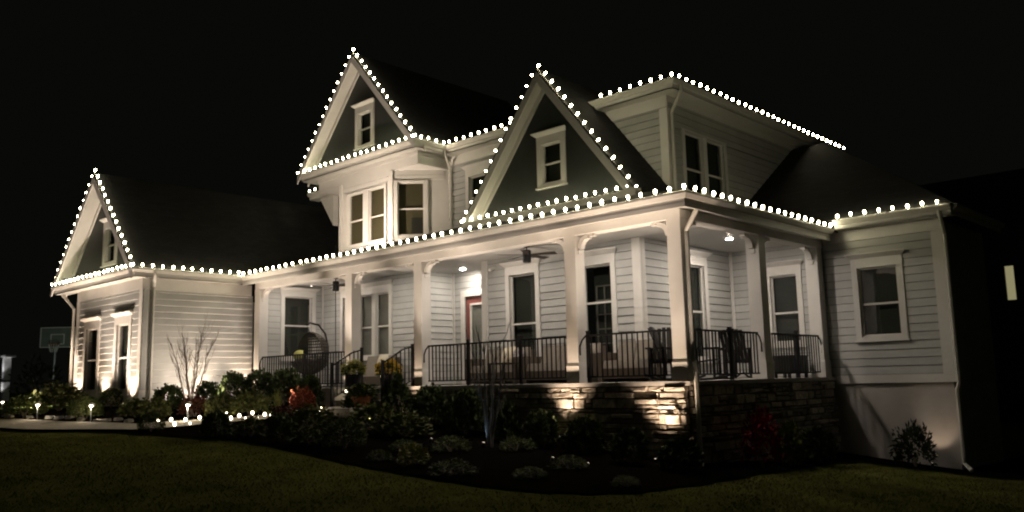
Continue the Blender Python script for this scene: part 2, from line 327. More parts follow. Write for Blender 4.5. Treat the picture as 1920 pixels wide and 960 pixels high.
# --- wall frames; u measured from p0 along U
Fp1 = Frame((-14.66, 2.3), (1, 0), (0, -1))            # porch wall with the paired window
Fal = Frame((-9.8, 2.3), (0, 1), (1, 0))               # alcove side
Fdr = Frame((-9.8, 3.4), (1, 0), (0, -1))              # door wall
Fp2 = Frame((-7.44, 2.3), (1, 0), (0, -1))
Fsd = Frame((XC, 2.3), (0, 1), (1, 0))                 # right side wall under the porch
Fw = Frame((XC, YW), (1, 0), (0, -1))                  # wing wall
Fgf = Frame((-19.85, -3.14), (1, 0), (0, -1))          # garage front
Fgs = Frame((XG, -3.14), (0, 1), (1, 0))               # garage side
Fgp = Frame((-14.72, .41), (0, 1), (1, 0))               # garage wall under the porch
ZC = 3.15
def add(F, L, z0, z1, wins, **k):
    hs = [hole_of(*w_[:4], cas=w_[4].get('cas', .13)) for w_ in wins]
    wl = wall(F, L, z0, z1, hs, **k)
    for w_ in wins: window(F, *w_[:4], **w_[4])
    return wl
add(Fp1, 4.86, .02, ZC, [(1.0, 3.5, .80, 2.76, dict(lights=3, back='grey', mull=.16, rail=.47))])
wall(Fal, 1.1, .02, ZC)
add(Fp2, 4.9, .02, ZC, [(.82, 1.95, .42, 2.74, dict(rail=.44)), (3.15, 4.24, .42, 2.72, dict(rail=.60, muntin=True))])
add(Fsd, 3.9, .02, ZC, [(1.75, 2.72, .42, 2.76, dict(rail=.5))])
add(Fw, 5.02, -.15, 3.3, [(.95, 1.88, .75, 2.5, dict(rail=.44)), (3.073, 4.194, .79, 2.47, dict(rail=.47, crh=.26))])
add(Fgf, 4.71, .05, 2.80, [(.63, 1.86, -.04, 1.98, dict(rail=.49, crh=.26, cas=.16)), (2.89, 4.04, -.04, 1.98, dict(rail=.49, crh=.26, cas=.16))], gap=0)
wall(Fgs, 3.3, .05, 2.78, gap=0)
add(Fgp, 1.89, .02, ZC, [(.41, 1.64, .86, 2.84, dict(rail=.52, crh=.22))])
# door wall
dh = (.52, 1.46, .04, 2.45); wall(Fdr, 2.36, .02, ZC, [dh])
dm = MB(); Fdr.box(dm, .36, .52, .002, .05, .02, 2.62); Fdr.box(dm, 1.46, 1.62, .002, .05, .02, 2.62); Fdr.box(dm, .52, 1.46, .002, .047, 2.45, 2.62)
dcase = dm.build('door', TRIM, H)
dl = MB(); Fdr.box(dl, .525, .66, -.08, -.03, .05, 2.44); Fdr.box(dl, 1.32, 1.455, -.08, -.03, .05, 2.44); Fdr.box(dl, .66, 1.32, -.08, -.03, 2.25, 2.44); Fdr.box(dl, .66, 1.32, -.08, -.03, .05, .35); dl.build('door_leaf', DOORR, dcase)
df = MB(); Fdr.box(df, .66, .71, -.07, -.022, .35, 2.25); Fdr.box(df, 1.27, 1.32, -.07, -.022, .35, 2.25); Fdr.box(df, .71, 1.27, -.07, -.022, 2.2, 2.25); Fdr.box(df, .71, 1.27, -.07, -.022, .35, .40); df.build('lite_frame', TRIM, dcase)
dp = MB(); Fdr.box(dp, .71, 1.27, -.06, -.054, .40, 2.2); dp.build('pane', GLASS, dcase); dc = MB(); Fdr.box(dc, .66, 1.32, -.118, -.10, .35, 2.25); dc.build('curtain', PALEB, dcase)
dk = MB(); dk.lathe([(.012, 0), (.03, .01), (.03, .04), (.01, .06)], Fdr.at(.59, .0, 1.0), 8); dk.build('handle', BLACK, dcase)
# corner boards and base trim
def boardbox(name, *b, m=TRIM):
    mb = MB()
    for q in b: mb.box(*q)
    return mb.build(name, m, H)
boardbox('corner_board', (-2.73, -2.505, 2.255, 2.299, .02, ZC), (-2.539, -2.495, 2.3, 2.43, .02, ZC))
boardbox('corner_board', (-2.535, -2.45, 6.155, 6.171, .02, ZC)); boardbox('corner_board', (-14.655, -14.57, 2.255, 2.271, .02, ZC)); boardbox('corner_board', (-9.79, -9.70, 3.355, 3.371, .02, ZC))
boardbox('corner_board', (-7.48, -7.27, 2.255, 2.299, .02, ZC), (-7.48, -7.44, 2.301, 3.4, .02, ZC))
boardbox('corner_board', (-9.93, -9.755, 2.255, 2.299, .02, ZC), (-9.799, -9.755, 2.3, 2.42, .02, ZC))
boardbox('corner_board', (2.29, 2.52, 6.155, 6.199, -.15, 3.05), (2.481, 2.52, 6.2, 6.36, -.15, 3.05))
boardbox('corner_board', (-19.88, -19.68, -3.185, -3.141, -.3, 2.8)); boardbox('corner_board', (-15.36, -15.16, -3.185, -3.141, -.3, 2.8), (-15.199, -15.16, -3.14, -2.98, -.3, 2.78))
boardbox('base_trim', (.0, 2.517, 6.158, 6.199, -.155, .03)); boardbox('base_trim', (-19.68, -15.36, -3.18, -3.141, -.3, .05)); boardbox('base_trim', (-15.199, -15.163, -2.98, .1, -.3, .05))
boardbox('frieze_board', (-19.85, -15.165, -3.188, -3.141, 2.802, 3.10)); boardbox('frieze_board', (-15.199, -15.152, -3.14, .1, 2.782, 3.10)); boardbox('frieze_board', (-.08, 2.54, 6.15, 6.199, 3.052, 3.31))
boardbox('garage_wall', (-20, -19.86, -3.1, 9, -.6, 3.1), (-19.85, -15.22, -3.02, -2.95, -.8, .05), m=SIDE)
boardbox('garage_foundation', (-19.83, -15.21, -3.12, -3.02, -1.0, -.3), (-15.32, -15.21, -3.1, .2, -1.0, -.3), m=STUC)
# right wing body and basement wall
bs = boardbox('basement_wall', (-.15, 2.46, 6.22, 6.5, -2.6, -.158), (2.3, 2.46, 6.5, 9.3, -2.6, -.158), m=STUC)
boardbox('wing_side_wall', (2.36, 2.479, 6.33, 9.3, -.155, 3.3), (-2, 2.36, 9.2, 9.3, -2.6, 3.3), m=SIDE)
# porch floor, ceiling, beams
boardbox('porch_floor', (-14.68, 0, 0, 2.29, -.075, 0), (XC+.005, 0, 2.29, 6.19, -.075, 0), (-9.79, -7.46, 2.29, 3.39, -.075, 0), m=CONC)
boardbox('porch_ceiling', (-14.69, -.12, .41, 2.29, ZC, ZC+.05), (XC+.005, -.41, 2.29, 6.19, ZC, ZC+.05), (-9.79, -7.46, 2.29, 3.39, ZC, ZC+.05), m=CEIL)
boardbox('beam', (-14.95, -.10, .10, .40, 2.96, 3.20), (-.40, -.10, .40, 6.19, 2.963, 3.20))
boardbox('soffit', (-14.9, .28, -.33, .097, 3.135, 3.155), (-.097, .28, .097, 5.75, 3.138, 3.155), m=SOFF)
boardbox('soffit', (-20.9, -14.93, -3.52, -3.142, 3.10, 3.13), (-15.19, -14.93, -3.142, -.33, 3.103, 3.13), m=SOFF)
boardbox('soffit', (.15, 2.86, 5.78, 6.198, 3.31, 3.33), m=SOFF)
GP = [(0, 0), (.055, 0), (.075, .03), (.105, .07), (.105, .11), (.09, .12), (.0, .12)]
def eave(a, b, n, z, ma=0, mb_=0, fas=.15):
    """fascia below z, gutter standing on it; a/b are 2-D points of the fascia line"""
    f = MB(); f.sweep([(-.03, z-fas), (0, z-fas), (0, z+.01), (-.03, z+.01)], (*a, 0), (*b, 0), (*n, 0), ma, mb_); f.build('fascia', TRIM, H)
    g = MB(); g.sweep([(d+.002, q+z) for d, q in GP], (*a, 0), (*b, 0), (*n, 0), ma, mb_); return g.build('gutter', GUT, H)
eave((-14.93, -.33), (.28, -.33), (0, -1), 3.20, -1, 1)
eave((.28, -.33), (.28, 5.75), (1, 0), 3.20, 1, 0)
eave((-20.9, -3.52), (-14.93, -3.52), (0, -1), 3.22, 0, 1, .12); eave((-14.93, -3.52), (-14.93, -.33), (1, 0), 3.22, 1, -1, .12)
eave((.38, 5.78), (2.86, 5.78), (0, -1), 3.39, 0, 0, .09)
eave((-15.68, 2.1), (-9.88, 2.1), (0, -1), 6.80, 0, 1, .10); eave((-9.88, 2.1), (-9.88, 3.27), (1, 0), 6.80, 1, -1, .10)
eave((-9.88, 3.27), (-2.1, 3.27), (0, -1), 6.80, -1, 1, .10); eave((-2.1, 3.27), (-2.1, 12.8), (1, 0), 6.80, 1, 0, .10); eave((-16.95, 3.27), (-15.7, 3.27), (0, -1), 6.56, 0, 0, .10)
# roofs ------------------------------------------------------------------
def slab(name, pts, t=.06, m=ROOF): mb = MB(); mb.prism(pts, (0, 0, -t)); return mb.build(name, m, H)
k_ = .3; zr = lambda y: 3.335+k_*(y+.36); zx = lambda x: 3.335+k_*(.31-x)
slab('porch_roof', [(-14.93, -.36, zr(-.36)), (.31, -.36, zr(-.36)), (-2.54, 2.49, zr(2.49)), (-2.54, 3.65, zr(3.65)), (-14.93, 3.65, zr(3.65))])
slab('porch_roof', [(.31, -.36, zx(.31)), (.31, 5.75, zx(.31)), (.31, 6.3, zx(.31)), (-2.54, 6.3, zx(-2.54)), (-2.54, 2.49, zx(-2.54))])
wz = lambda d: 3.53+.685*d
slab('wing_roof', [(2.9, 5.75, 3.53), (-1.55, 10.2, wz(4.45)), (-2.6, 10.2, wz(4.45)), (-2.6, 5.75, 3.53)])
slab('wing_roof', [(2.9, 5.75, 3.53), (2.9, 9.5, 3.53), (-.85, 9.5, wz(3.75))])
slab('wing_roof', [(-2.6, 10.2, wz(4.45)), (-1.55, 10.2, wz(4.45)), (-.85, 9.5, wz(3.75)), (-.85, 12.0, wz(2.0)), (-2.6, 12.0, wz(2.0))][::-1])
eave((2.86, 5.78), (2.86, 9.4), (1, 0), 3.39, 0, 0, .09)
def gable(cx, hw, ze, zp, yf, yb, yw, win, rr=.17):
    """steep gable facing -Y"""
    s = (zp-ze)/hw
    for sg in (-1, 1):
        e, p = cx+sg*hw, cx
        q = [(e, yf, ze), (p, yf, zp), (p, yb, zp), (e, yb, ze)]; slab('gable_roof', q if sg > 0 else q[::-1], .05)
        n = Vector((sg*s, 0, 1)).normalized()
        def off(x, z, d): return (x-n.x*d, z-n.z*d)
        rb = MB(); dz = Vector((0, 0, 1))
        zz = rr*math.hypot(1, s)
        rb.prism([(e, yf-.015, ze-.055*1.4), (p, yf-.015, zp-.055*1.4), (p, yf-.015, zp-.055*1.4-zz), (e, yf-.015, ze-.055*1.4-zz)], (0, .04, 0)); rb.build('rake_board', TRIM, H)
        so = MB(); o1 = .09*math.hypot(1, s)
        so.prism([(e, yf+.03, ze-o1), (p, yf+.03, zp-o1), (p, yw-.002, zp-o1), (e, yw-.002, ze-o1)], (0, 0, -.03)); so.build('soffit', SOFF, H)
        fb = MB(); fz = .1
        z1_, z2_ = o1+.035, o1+.035+.22*math.hypot(1, s)*.55
        fb.prism([(e, yw-.04, ze-z1_), (p, yw-.04, zp-z1_), (p, yw-.04, zp-z2_), (e, yw-.04, ze-z2_)], (0, .038, 0)); fb.build('frieze_board', TRIM, H)
    b = .05; u0, u1, a, c, _ = win; tri = [(cx-hw+.14/s, ze-.0), (cx+hw-.14/s, ze-.0), (cx, zp-.14)]
    h0, h1, h2, h3 = u0+.12, u1-.12, a+.05, c-.04
    def clip(P, f):
        o = []
        for i in range(len(P)):
            p, q = P[i], P[(i+1) % len(P)]; fp, fq = f(p), f(q)
            if fp >= 0: o.append(p)
            if fp*fq < 0: t = fp/(fp-fq); o.append((p[0]+(q[0]-p[0])*t, p[1]+(q[1]-p[1])*t))
        return o
    mid = clip(clip(tri, lambda p: p[0]-h0), lambda p: h1-p[0]); g = MB()
    for P in (clip(tri, lambda p: h0-p[0]), clip(tri, lambda p: p[0]-h1), clip(mid, lambda p: h2-p[1]), clip(mid, lambda p: p[1]-h3)): g.prism([(x, yw, z) for x, z in P], (0, .1, 0))
    gw = g.build('gable_wall', GABLE, H)
    # horizontal dark boards on the gable face
    zz = ze-.3
    u0, u1, a, c, back = win; F = Frame((0, yw), (1, 0), (0, -1))
    m = MB(); cas = .14
    window(F, u0, u1, a, c, cas=cas, rail=.5, crh=.24)
    return gw
gable(-17.92, 2.99, 3.37, 6.5, -3.6, 9.0, -3.14, (-18.05, -17.05, 3.72, 4.9, 0))
gable(-12.78, 2.96, 6.95, 10.3, 2.0, 9.0, 2.44, (-13.13, -12.2, 7.32, 8.5, 0))
gable(-5.04, 2.74, 4.15, 7.60, 1.87, 7.5, 2.27, (-5.42, -4.52, 4.72, 5.86, 0))
boardbox('gable_base_trim', (-7.74, -2.26, 1.86, 1.90, 3.98, 4.14)); slab('gable_ledge', [(-7.7, 1.9, 4.13), (-2.3, 1.9, 4.13), (-2.3, 2.26, 4.24), (-7.7, 2.26, 4.24)], .04)
boardbox('eave_return', (-2.40, -2.24, 1.80, 2.02, 3.97, 4.16))
slab('gable_ledge', [(-20.9, -3.53, 3.345), (-14.93, -3.53, 3.345), (-14.93, -3.12, 3.46), (-20.9, -3.12, 3.46)], .04); slab('gable_ledge', [(-15.7, 2.09, 6.925), (-9.87, 2.09, 6.925), (-9.87, 2.46, 7.03), (-15.7, 2.46, 7.03)], .04)
slab('gable_ledge', [(-9.86, 2.09, 6.925), (-9.86, 3.3, 6.925), (-10.6, 3.3, 7.15), (-10.6, 2.5, 7.15)], .04)
# main upper block
Fm = Frame((-15.7, 3.65), (1, 0), (0, -1)); Fr = Frame((XC, 3.65), (0, 1), (1, 0))
wall(Fm, 13.15, 3.7, 6.72, [hole_of(6.27, 7.30, 4.6, 6.0)]); window(Fm, 6.27, 7.30, 4.6, 6.0)
add(Fr, 8.0, 4.0, 6.72, [(.56, 2.66, 4.35, 6.02, dict(lights=2, cr=False, mull=.16, cas=.12, rail=.42))])
boardbox('corner_board', (-2.72, -2.50, 3.605, 3.649, 3.9, 6.4), (-2.539, -2.495, 3.65, 3.80, 3.9, 6.4)); boardbox('frieze_board', (-10.1, -2.492, 3.60, 3.649, 6.42, 6.70)); boardbox('frieze_board', (-2.539, -2.49, 3.65, 11.6, 6.55, 6.70))
boardbox('soffit', (-15.68, -2.1, 3.27, 3.648, 6.70, 6.72), (-16.95, -15.7, 3.27, 3.648, 6.45, 6.47), (-2.538, -2.1, 3.648, 12.8, 6.703, 6.72), m=SOFF)
boardbox('soffit', (-15.68, -9.88, 2.1, 2.449, 6.70, 6.722), (-15.68, -15.16, 2.449, 3.26, 6.70, 6.722), (-10.19, -9.88, 2.449, 3.26, 6.70, 6.722), m=SOFF)
slab('main_roof', [(-17, 3.2, 6.93), (-2.02, 3.2, 6.93), (-6.5, 8, 8.2), (-17, 8, 8.2)]); slab('main_roof', [(-2.02, 3.2, 6.93), (-2.02, 12.8, 6.93), (-6.5, 8, 8.2)])
br = MB(); br.prism([(-15.72, 3.4, 6.44), (-16.5, 3.4, 6.44), (-15.72, 3.4, 5.4)], (0, .2, 0)); br.build('bracket', TRIM, H)
slab('rear_roof', [(-17.5, 6, 5.5), (-14.9, 6, 5.5), (-14.9, 14, 9), (-17.5, 14, 9)])
# canted bay
bb = MB(); bb.box(-15.16, -10.19, 2.45, 3.64, 6.33, 6.70); bb.build('bay_frieze', TRIM, H)
bl = boardbox('bay_frieze_cap', (-15.19, -10.16, 2.42, 3.64, 6.60, 6.698))
Fb = Frame((-13.97, 2.47), (1, 0), (0, -1)); FbR = Frame((-11.33, 2.47), (1, 1), (1, -1)); FbL = Frame((-15.14, 3.64), (1, -1), (-1, -1))
wall(Fb, 2.64, 3.85, 6.328, [hole_of(.3, 2.36, 4.26, 5.99, cas=.1)], rows=False, mat_=TRIM, name='bay_wall'); window(Fb, .3, 2.36, 4.26, 5.99, lights=2, cas=.1, cr=False, back='tan', mull=.24, rail=.47)
wall(FbR, 1.655, 3.85, 6.328, [hole_of(.01, 1.02, 4.30, 6.02, cas=.11)], rows=False, mat_=TRIM, name='bay_wall'); window(FbR, .01, 1.02, 4.30, 6.02, cas=.11, cr=False, back='tan', rail=.50)
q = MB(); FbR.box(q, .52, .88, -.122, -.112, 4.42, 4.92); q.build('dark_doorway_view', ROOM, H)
wall(FbL, 1.655, 3.85, 6.328, [], rows=False, mat_=TRIM, name='bay_wall')
for F_, L_ in ((Fb, 2.6), (FbR, 1.6)):
    for z_ in (6.03, 6.18): q = MB(); F_.box(q, .1, L_-.1, .001, .022, z_+.012, z_+.15); q.build('siding_board', TRIM, H)
boardbox('corner_board', (-14.0, -13.86, 2.42, 2.469, 3.9, 6.325)); boardbox('corner_board', (-11.47, -11.31, 2.42, 2.469, 3.9, 6.325))
flush_boards()
# downspouts
def spout(pts, r=.042): mb = MB(); mb.tube(pts, r, 6); return mb.build('downspout', GUT, H)
spout([(.22, .15, 3.2), (.22, .15, 3.05), (-.06, .22, 2.72), (-.05, .22, 2.55), (-.05, .22, .35), (.07, .1, .15), (.07, .1, -1.4), (.16, .0, -1.5)])
spout([(2.62, 5.74, 3.42), (2.62, 5.80, 3.28), (2.58, 6.12, 2.95), (2.58, 6.12, -.2), (2.53, 6.14, -.3), (2.53, 6.14, -1.80), (2.72, 5.95, -1.92)])
spout([(-2.02, 3.5, 6.8), (-2.02, 3.52, 6.68), (-2.44, 3.72, 6.3), (-2.44, 3.72, 4.3)])
spout([(-9.84, 3.2, 6.8), (-9.84, 3.2, 6.66), (-10.02, 3.55, 6.3), (-10.02, 3.55, 4.1)])
spout([(-14.85, -3.0, 3.24), (-14.85, -2.98, 3.16), (-15.10, -2.9, 2.86), (-15.10, -2.9, -.2)]); spout([(-20.8, -3.4, 3.2), (-20.5, -3.35, 3.0), (-20.06, -3.2, 2.6), (-20.06, -3.2, -.2)])
# columns with plinths and curved brackets
def column(cx, cy_, dirs, h=.145):
    m = MB(); m.box(cx-h, cx+h, cy_-h, cy_+h, .40, 2.96); c = m.build('column', TRIM, H)
    p = MB(); p.box(cx-h-.018, cx+h+.018, cy_-h-.018, cy_+h+.018, .0, .34); p.hexa([(cx-h-.018, cy_-h-.018, .34), (cx+h+.018, cy_-h-.018, .34), (cx+h+.018, cy_+h+.018, .34), (cx-h-.018, cy_+h+.018, .34), (cx-h-.002, cy_-h-.002, .40), (cx+h+.002, cy_-h-.002, .40), (cx+h+.002, cy_+h+.002, .40), (cx-h-.002, cy_+h+.002, .40)]); p.build('plinth', TRIM, c)
    for dx, dy in dirs:
        b = MB(); n = 7; R_ = .27; t = .085; pts = []
        for k in range(n+1): a = math.pi/2*k/n; pts.append((R_*(1-math.sin(a)) if 0 else R_-R_*math.cos(a), -R_+R_*math.sin(a)))
        inner = [(u+.0, z) for u, z in pts]; outer = [(u+t*math.cos(math.pi/2*k/n)+.0, z-t*math.sin(math.pi/2*k/n)) for k, (u, z) in enumerate(pts)]
        prof = [(inner[0][0], inner[0][1]-.03)]+inner[1:-1]+[(R_+.06, -.001), (R_+.06, -.05)]+outer[::-1][1:-1]+[(.05, inner[0][1]-.06)]
        for k in range(n):
            i0, i1, o0, o1 = inner[k], inner[k+1], outer[k], outer[k+1]; wd = .062
            def P3(u, z, s): return (cx+dx*(h+.001+u)+s*wd*abs(dy), cy_+dy*(h+.001+u)+s*wd*abs(dx), 2.957+z)
            b.hexa([P3(*i0, -1), P3(*o0, -1), P3(*o0, 1), P3(*i0, 1), P3(*i1, -1), P3(*o1, -1), P3(*o1, 1), P3(*i1, 1)])
        for (u0_, u1_, z0_, z1_) in ((0, .03, -.38, -.30), (.30, .40, -.055, -.001)):
            b.hexa([P3(u0_, z0_, -1), P3(u1_, z0_, -1), P3(u1_, z0_, 1), P3(u0_, z0_, 1), P3(u0_, z1_, -1), P3(u1_, z1_, -1), P3(u1_, z1_, 1), P3(u0_, z1_, 1)])
        b.build('bracket', TRIM, c)
    return c
column(-14.83, .25, [(1, 0)]); column(-10.26, .25, [(-1, 0), (1, 0)]); column(-7.47, .25, [(-1, 0), (1, 0)]); column(-2.73, .25, [(-1, 0), (1, 0)])
column(-.255, .25, [(-1, 0), (0, 1)]); column(-.255, 3.2, [(0, -1), (0, 1)]); column(-.255, 5.99, [(0, -1)])
# railings
BAL = MB().box(-.011, .011, -.011, .011, -.5, .5).mesh('baluster', BLACK)
def railing(p0, p1, posts=(), sp=.122, curl0=True, curl1=True, z=.945):
    p0, p1 = Vector((*p0, 0)), Vector((*p1, 0)); t = (p1-p0).normalized(); L = (p1-p0).length; up = Vector((0, 0, 1))
    m = MB(); m.bar(p0+up*(z-.02), p1+up*(z-.02), .05, .035); m.bar(p0+up*.115, p1+up*.115, .035, .03)
    for fl, p, s in ((curl0, p0, -1), (curl1, p1, 1)):
        if fl: m.tube([p+up*(z-.02), p+t*(s*.10)+up*(z-.10), p+t*(s*.16)+up*(z-.22), p+t*(s*.16)+up*(z-.40)], .018, 6)
    r = m.build('railing', BLACK, H); n = int(L/sp)
    for i in range(n+1):
        q = p0+t*((L-n*sp)/2+i*sp); o = inst('baluster', BAL, r, (q.x, q.y, (z+.07)/2)); o.scale = (1, 1, z-.14)
    for s in posts:
        q = p0+t*s; pm = MB(); pm.box(q.x-.03, q.x+.03, q.y-.03, q.y+.03, .002, z+.05); pm.box(q.x-.036, q.x+.036, q.y-.036, q.y+.036, z+.05, z+.07); pm.build('post', BLACK, r)
railing((-7.12, .13), (-2.93, .13), (1.35, 2.95)); railing((-2.40, .13), (-.43, .13), (.05,), curl1=False); railing((-14.5, .13), (-10.45, .13), (2.2,))
railing((-.16, .46), (-.16, 2.85), (1.30,), curl0=False); railing((-.16, 3.5), (-.16, 5.7), (1.1,), curl0=False)
for sx in (-9.62, -7.62):
    m = MB(); m.bar((sx, .05, .94), (sx, -.25, .86), .045, .035); m.bar((sx, -.25, .86), (sx, -.80, .56), .045, .035); m.bar((sx, .05, .15), (sx, -.80, -.24), .03, .03)
    m.box(sx-.03, sx+.03, .03, .09, .002, 1.0); m.box(sx-.03, sx+.03, -.86, -.80, -.6, .62); r = m.build('stair_railing', BLACK, H)
    for k in range(6):
        y_ = -.05-.125*k; zt = .92 if k < 2 else .86-(abs(y_)-.25)*.545; zb = .13-.46*abs(y_); o = inst('baluster', BAL, r, (sx, y_, (zt+zb)/2)); o.scale = (1, 1, zt-zb)
# stairs
for k, (y0, y1, zt) in enumerate(((-.36, -.002, -.15), (-.76, -.362, -.30), (-1.7, -.762, -.45))):
    m = MB(); m.box(-9.55, -7.68, y0, y1, -1.0, zt-.05); st = m.build('stair_step', STONE, H); n = MB(); n.box(-9.57, -7.66, y0-.025, y1, zt-.048, zt); n.build('tread', CONC, st)
boardbox('stair_pier', (-10.05, -9.66, -.72, -.004, -1.0, -.06), (-10.08, -9.63, -.75, -.004, -.058, -.005), m=CONC)
# fieldstone porch foundation
fm = MB(); fm.box(-7.66, -.09, .09, .4, -2.2, -.09); fm.box(-.4, -.09, .4, 6.2, -2.4, -.09); fm.box(-14.6, -9.66, .09, .4, -1.6, -.09)
fw = fm.build('stone_foundation', MORT, H); STN = []
def stones(F, L, zb, zt):
    z = zt
    while z > zb:
        h = random.choice((.06, .08, .10, .12, .15, .19)); u = -random.uniform(0, .2)
        if z-h < zb: h = max(z-zb, .05)
        while u < L:
            l = random.uniform(.14, .32) if random.random() < .4 else random.uniform(.25, .6); a, b = max(u, 0), min(u+l, L)
            if b-a > .05:
                sub = [(z-h, z)]
                if h > .13 and random.random() < .42: q = z-h*random.uniform(.4, .6); sub = [(z-h, q), (q, z)]
                for c, d in sub:
                    g = .007; D = random.uniform(.045, .115); j = lambda s=.017: random.uniform(-s, s)
                    base = [F.at(a+g, 0, c+g), F.at(b-g, 0, c+g), F.at(b-g, 0, d-g), F.at(a+g, 0, d-g)]
                    mid = [F.at(a+g+abs(j()), D*.75+j(), c+g+abs(j(.01))), F.at((a+b)/2+j(.04), D*.8+j(), c+g+abs(j(.008))), F.at(b-g-abs(j()), D*.75+j(), c+g+abs(j(.01))), F.at(b-g-abs(j()), D*.75+j(), d-g-abs(j(.01))), F.at((a+b)/2+j(.04), D*.8+j(), d-g-abs(j(.008))), F.at(a+g+abs(j()), D*.75+j(), d-g-abs(j(.01)))]
                    r = min(.02, (d-c)*.2); fr = [F.at(a+g+r, D+j(), c+g+r), F.at((a+b)/2+j(.03), D+j(), c+g+r), F.at(b-g-r, D+j(), c+g+r), F.at(b-g-r, D+j(), d-g-r), F.at((a+b)/2+j(.03), D+j(), d-g-r), F.at(a+g+r, D+j(), d-g-r)]
                    s = MB(); s.poly(base+mid+fr, [(0, 1, 6, 5, 4), (1, 2, 7, 6), (2, 3, 9, 8, 7), (3, 0, 4, 9)]+[(4+i, 4+(i+1) % 6, 10+(i+1) % 6, 10+i) for i in range(6)]+[(10, 11, 14, 15), (11, 12, 13, 14)])
                    STN.append((proj_area(s.v)[0], s))
            u += l
        z -= h
stones(Frame((-7.66, .09), (1, 0), (0, -1)), 7.56, -1.75, -.08); stones(Frame((-.09, .09), (0, 1), (1, 0)), 6.1, -1.95, -.08); stones(Frame((-14.5, .09), (1, 0), (0, -1)), 4.8, -1.0, -.08)
STN.sort(key=lambda t: -t[0])
for a, s in STN[:298]: s.build('stone', STONE, fw)
rest = MB()
for a, s in STN[298:]: rest.poly(s.v, s.f)
if rest.v: o = rest.build('stone_infill', STONE, fw); o['kind'] = 'stuff'
hb = MB(); hb.tube([(1.62, 6.2, -1.0), (1.62, 6.13, -1.0), (1.64, 6.11, -1.06)], .018, 6); hb.lathe([(.03, -.005), (.03, .005)], (1.62, 6.13, -.96), 8); hb.build('hose_bib', BLACK, H)
# ---------------------------------------------------------------- string lights
BULB = MB().lathe([(.010, -.038), (.017, -.026), (.0255, -.004), (.0272, .011), (.022, .029), (.010, .042)], n=10).mesh('bulb', BULBM, smooth=True)
SOCK = MB().lathe([(.013, -.062), (.016, -.058), (.016, -.036), (.011, -.034)], n=6).mesh('socket', GUT)
def string(label, a, b, n, up=(0, 0, 1), skip=(), off=.045, sag=0):
    a, b, up = Vector(a), Vector(b), Vector(up).normalized(); t = thing('string_light', label, 'string light', a, 'strings of warm bulbs along the roof edges')
    pts = [a.lerp(b, i/(n-1)) for i in range(n)]
    w_ = MB(); w_.tube([a-up*.01, b-up*.01], .007, 4); w_.build('wire', GUT, t)
    for i, p in enumerate(pts):
        if i in skip: continue
        q = p+up*(off+.02)+Vector((random.gauss(0, .006), random.gauss(0, .006), random.gauss(0, .005)))
        tilt = Vector((random.gauss(0, .06), random.gauss(0, .06), 0)); rot = (up+tilt).to_track_quat('Z', 'Y')
        for nm, me in (('bulb', BULB), ('socket', SOCK)):
            o = inst(nm, me, t, q); o.rotation_mode = 'QUATERNION'; o.rotation_quaternion = rot
            if nm == 'bulb': o.scale = (random.uniform(.88, 1.1),)*3
    return t
zg = 3.32
string('long string of bulbs on the porch front gutter, right of the small gap', (-11.72, -.41, zg), (.33, -.41, zg), 41)
string('short string of bulbs on the porch front gutter, left of the small gap', (-14.75, -.41, zg), (-12.15, -.41, zg), 9)
string('string of bulbs down the side porch gutter', (.36, -.10, zg), (.36, 5.62, zg), 19)
string('string of bulbs on the right wing gutter', (.5, 5.70, 3.515), (2.62, 5.70, 3.515), 8)
string('string of bulbs across the garage gable eave', (-20.9, -3.60, 3.345), (-14.98, -3.60, 3.345), 20)
string('string of bulbs on the garage side eave running back to the porch', (-14.85, -3.35, 3.345), (-14.85, -.5, 3.345), 11)
string('string of bulbs across the bay gable eave', (-15.68, 2.02, 6.925), (-9.90, 2.02, 6.925), 20)
string('short string of bulbs on the bay side eave', (-9.80, 2.25, 6.925), (-9.80, 3.1, 6.925), 4)
string('string of bulbs on the upper eave between the bay and the middle gable', (-9.65, 3.19, 6.925), (-6.9, 3.19, 6.925), 10)
string('three bulbs on the stub of upper eave left of the bay', (-16.85, 3.19, 6.685), (-16.2, 3.19, 6.685), 3)
string('string of bulbs on the upper front eave right of the middle gable', (-4.12, 3.19, 6.925), (-2.05, 3.19, 6.925), 8)
string('string of bulbs down the upper right side eave', (-2.02, 3.45, 6.925), (-2.02, 12.75, 6.925), 31)
string('string of bulbs along the base of the middle gable', (-7.68, 1.86, 4.15), (-2.5, 1.86, 4.15), 19)
def rakes(nm, cx, hw, ze, zp, y, n):
    s = (zp-ze)/hw
    for sg, sd in ((-1, 'left'), (1, 'right')):
        up = Vector((sg*s, 0, 1)).normalized(); e = Vector((cx+sg*hw*.985, y, ze+.0)); p = Vector((cx+(sg*.12 if sg < 0 else 0), y, zp-(.12*s if sg < 0 else -.03)))
        string(f'string of bulbs up the {sd} rake of the {nm}', p, e, n, up)
rakes('garage gable at the far left', -17.92, 2.99, 3.37, 6.5, -3.57, 15); rakes('tall bay gable', -12.78, 2.96, 6.95, 10.3, 2.03, 15); rakes('middle gable over the porch', -5.04, 2.74, 4.15, 7.60, 1.90, 15)
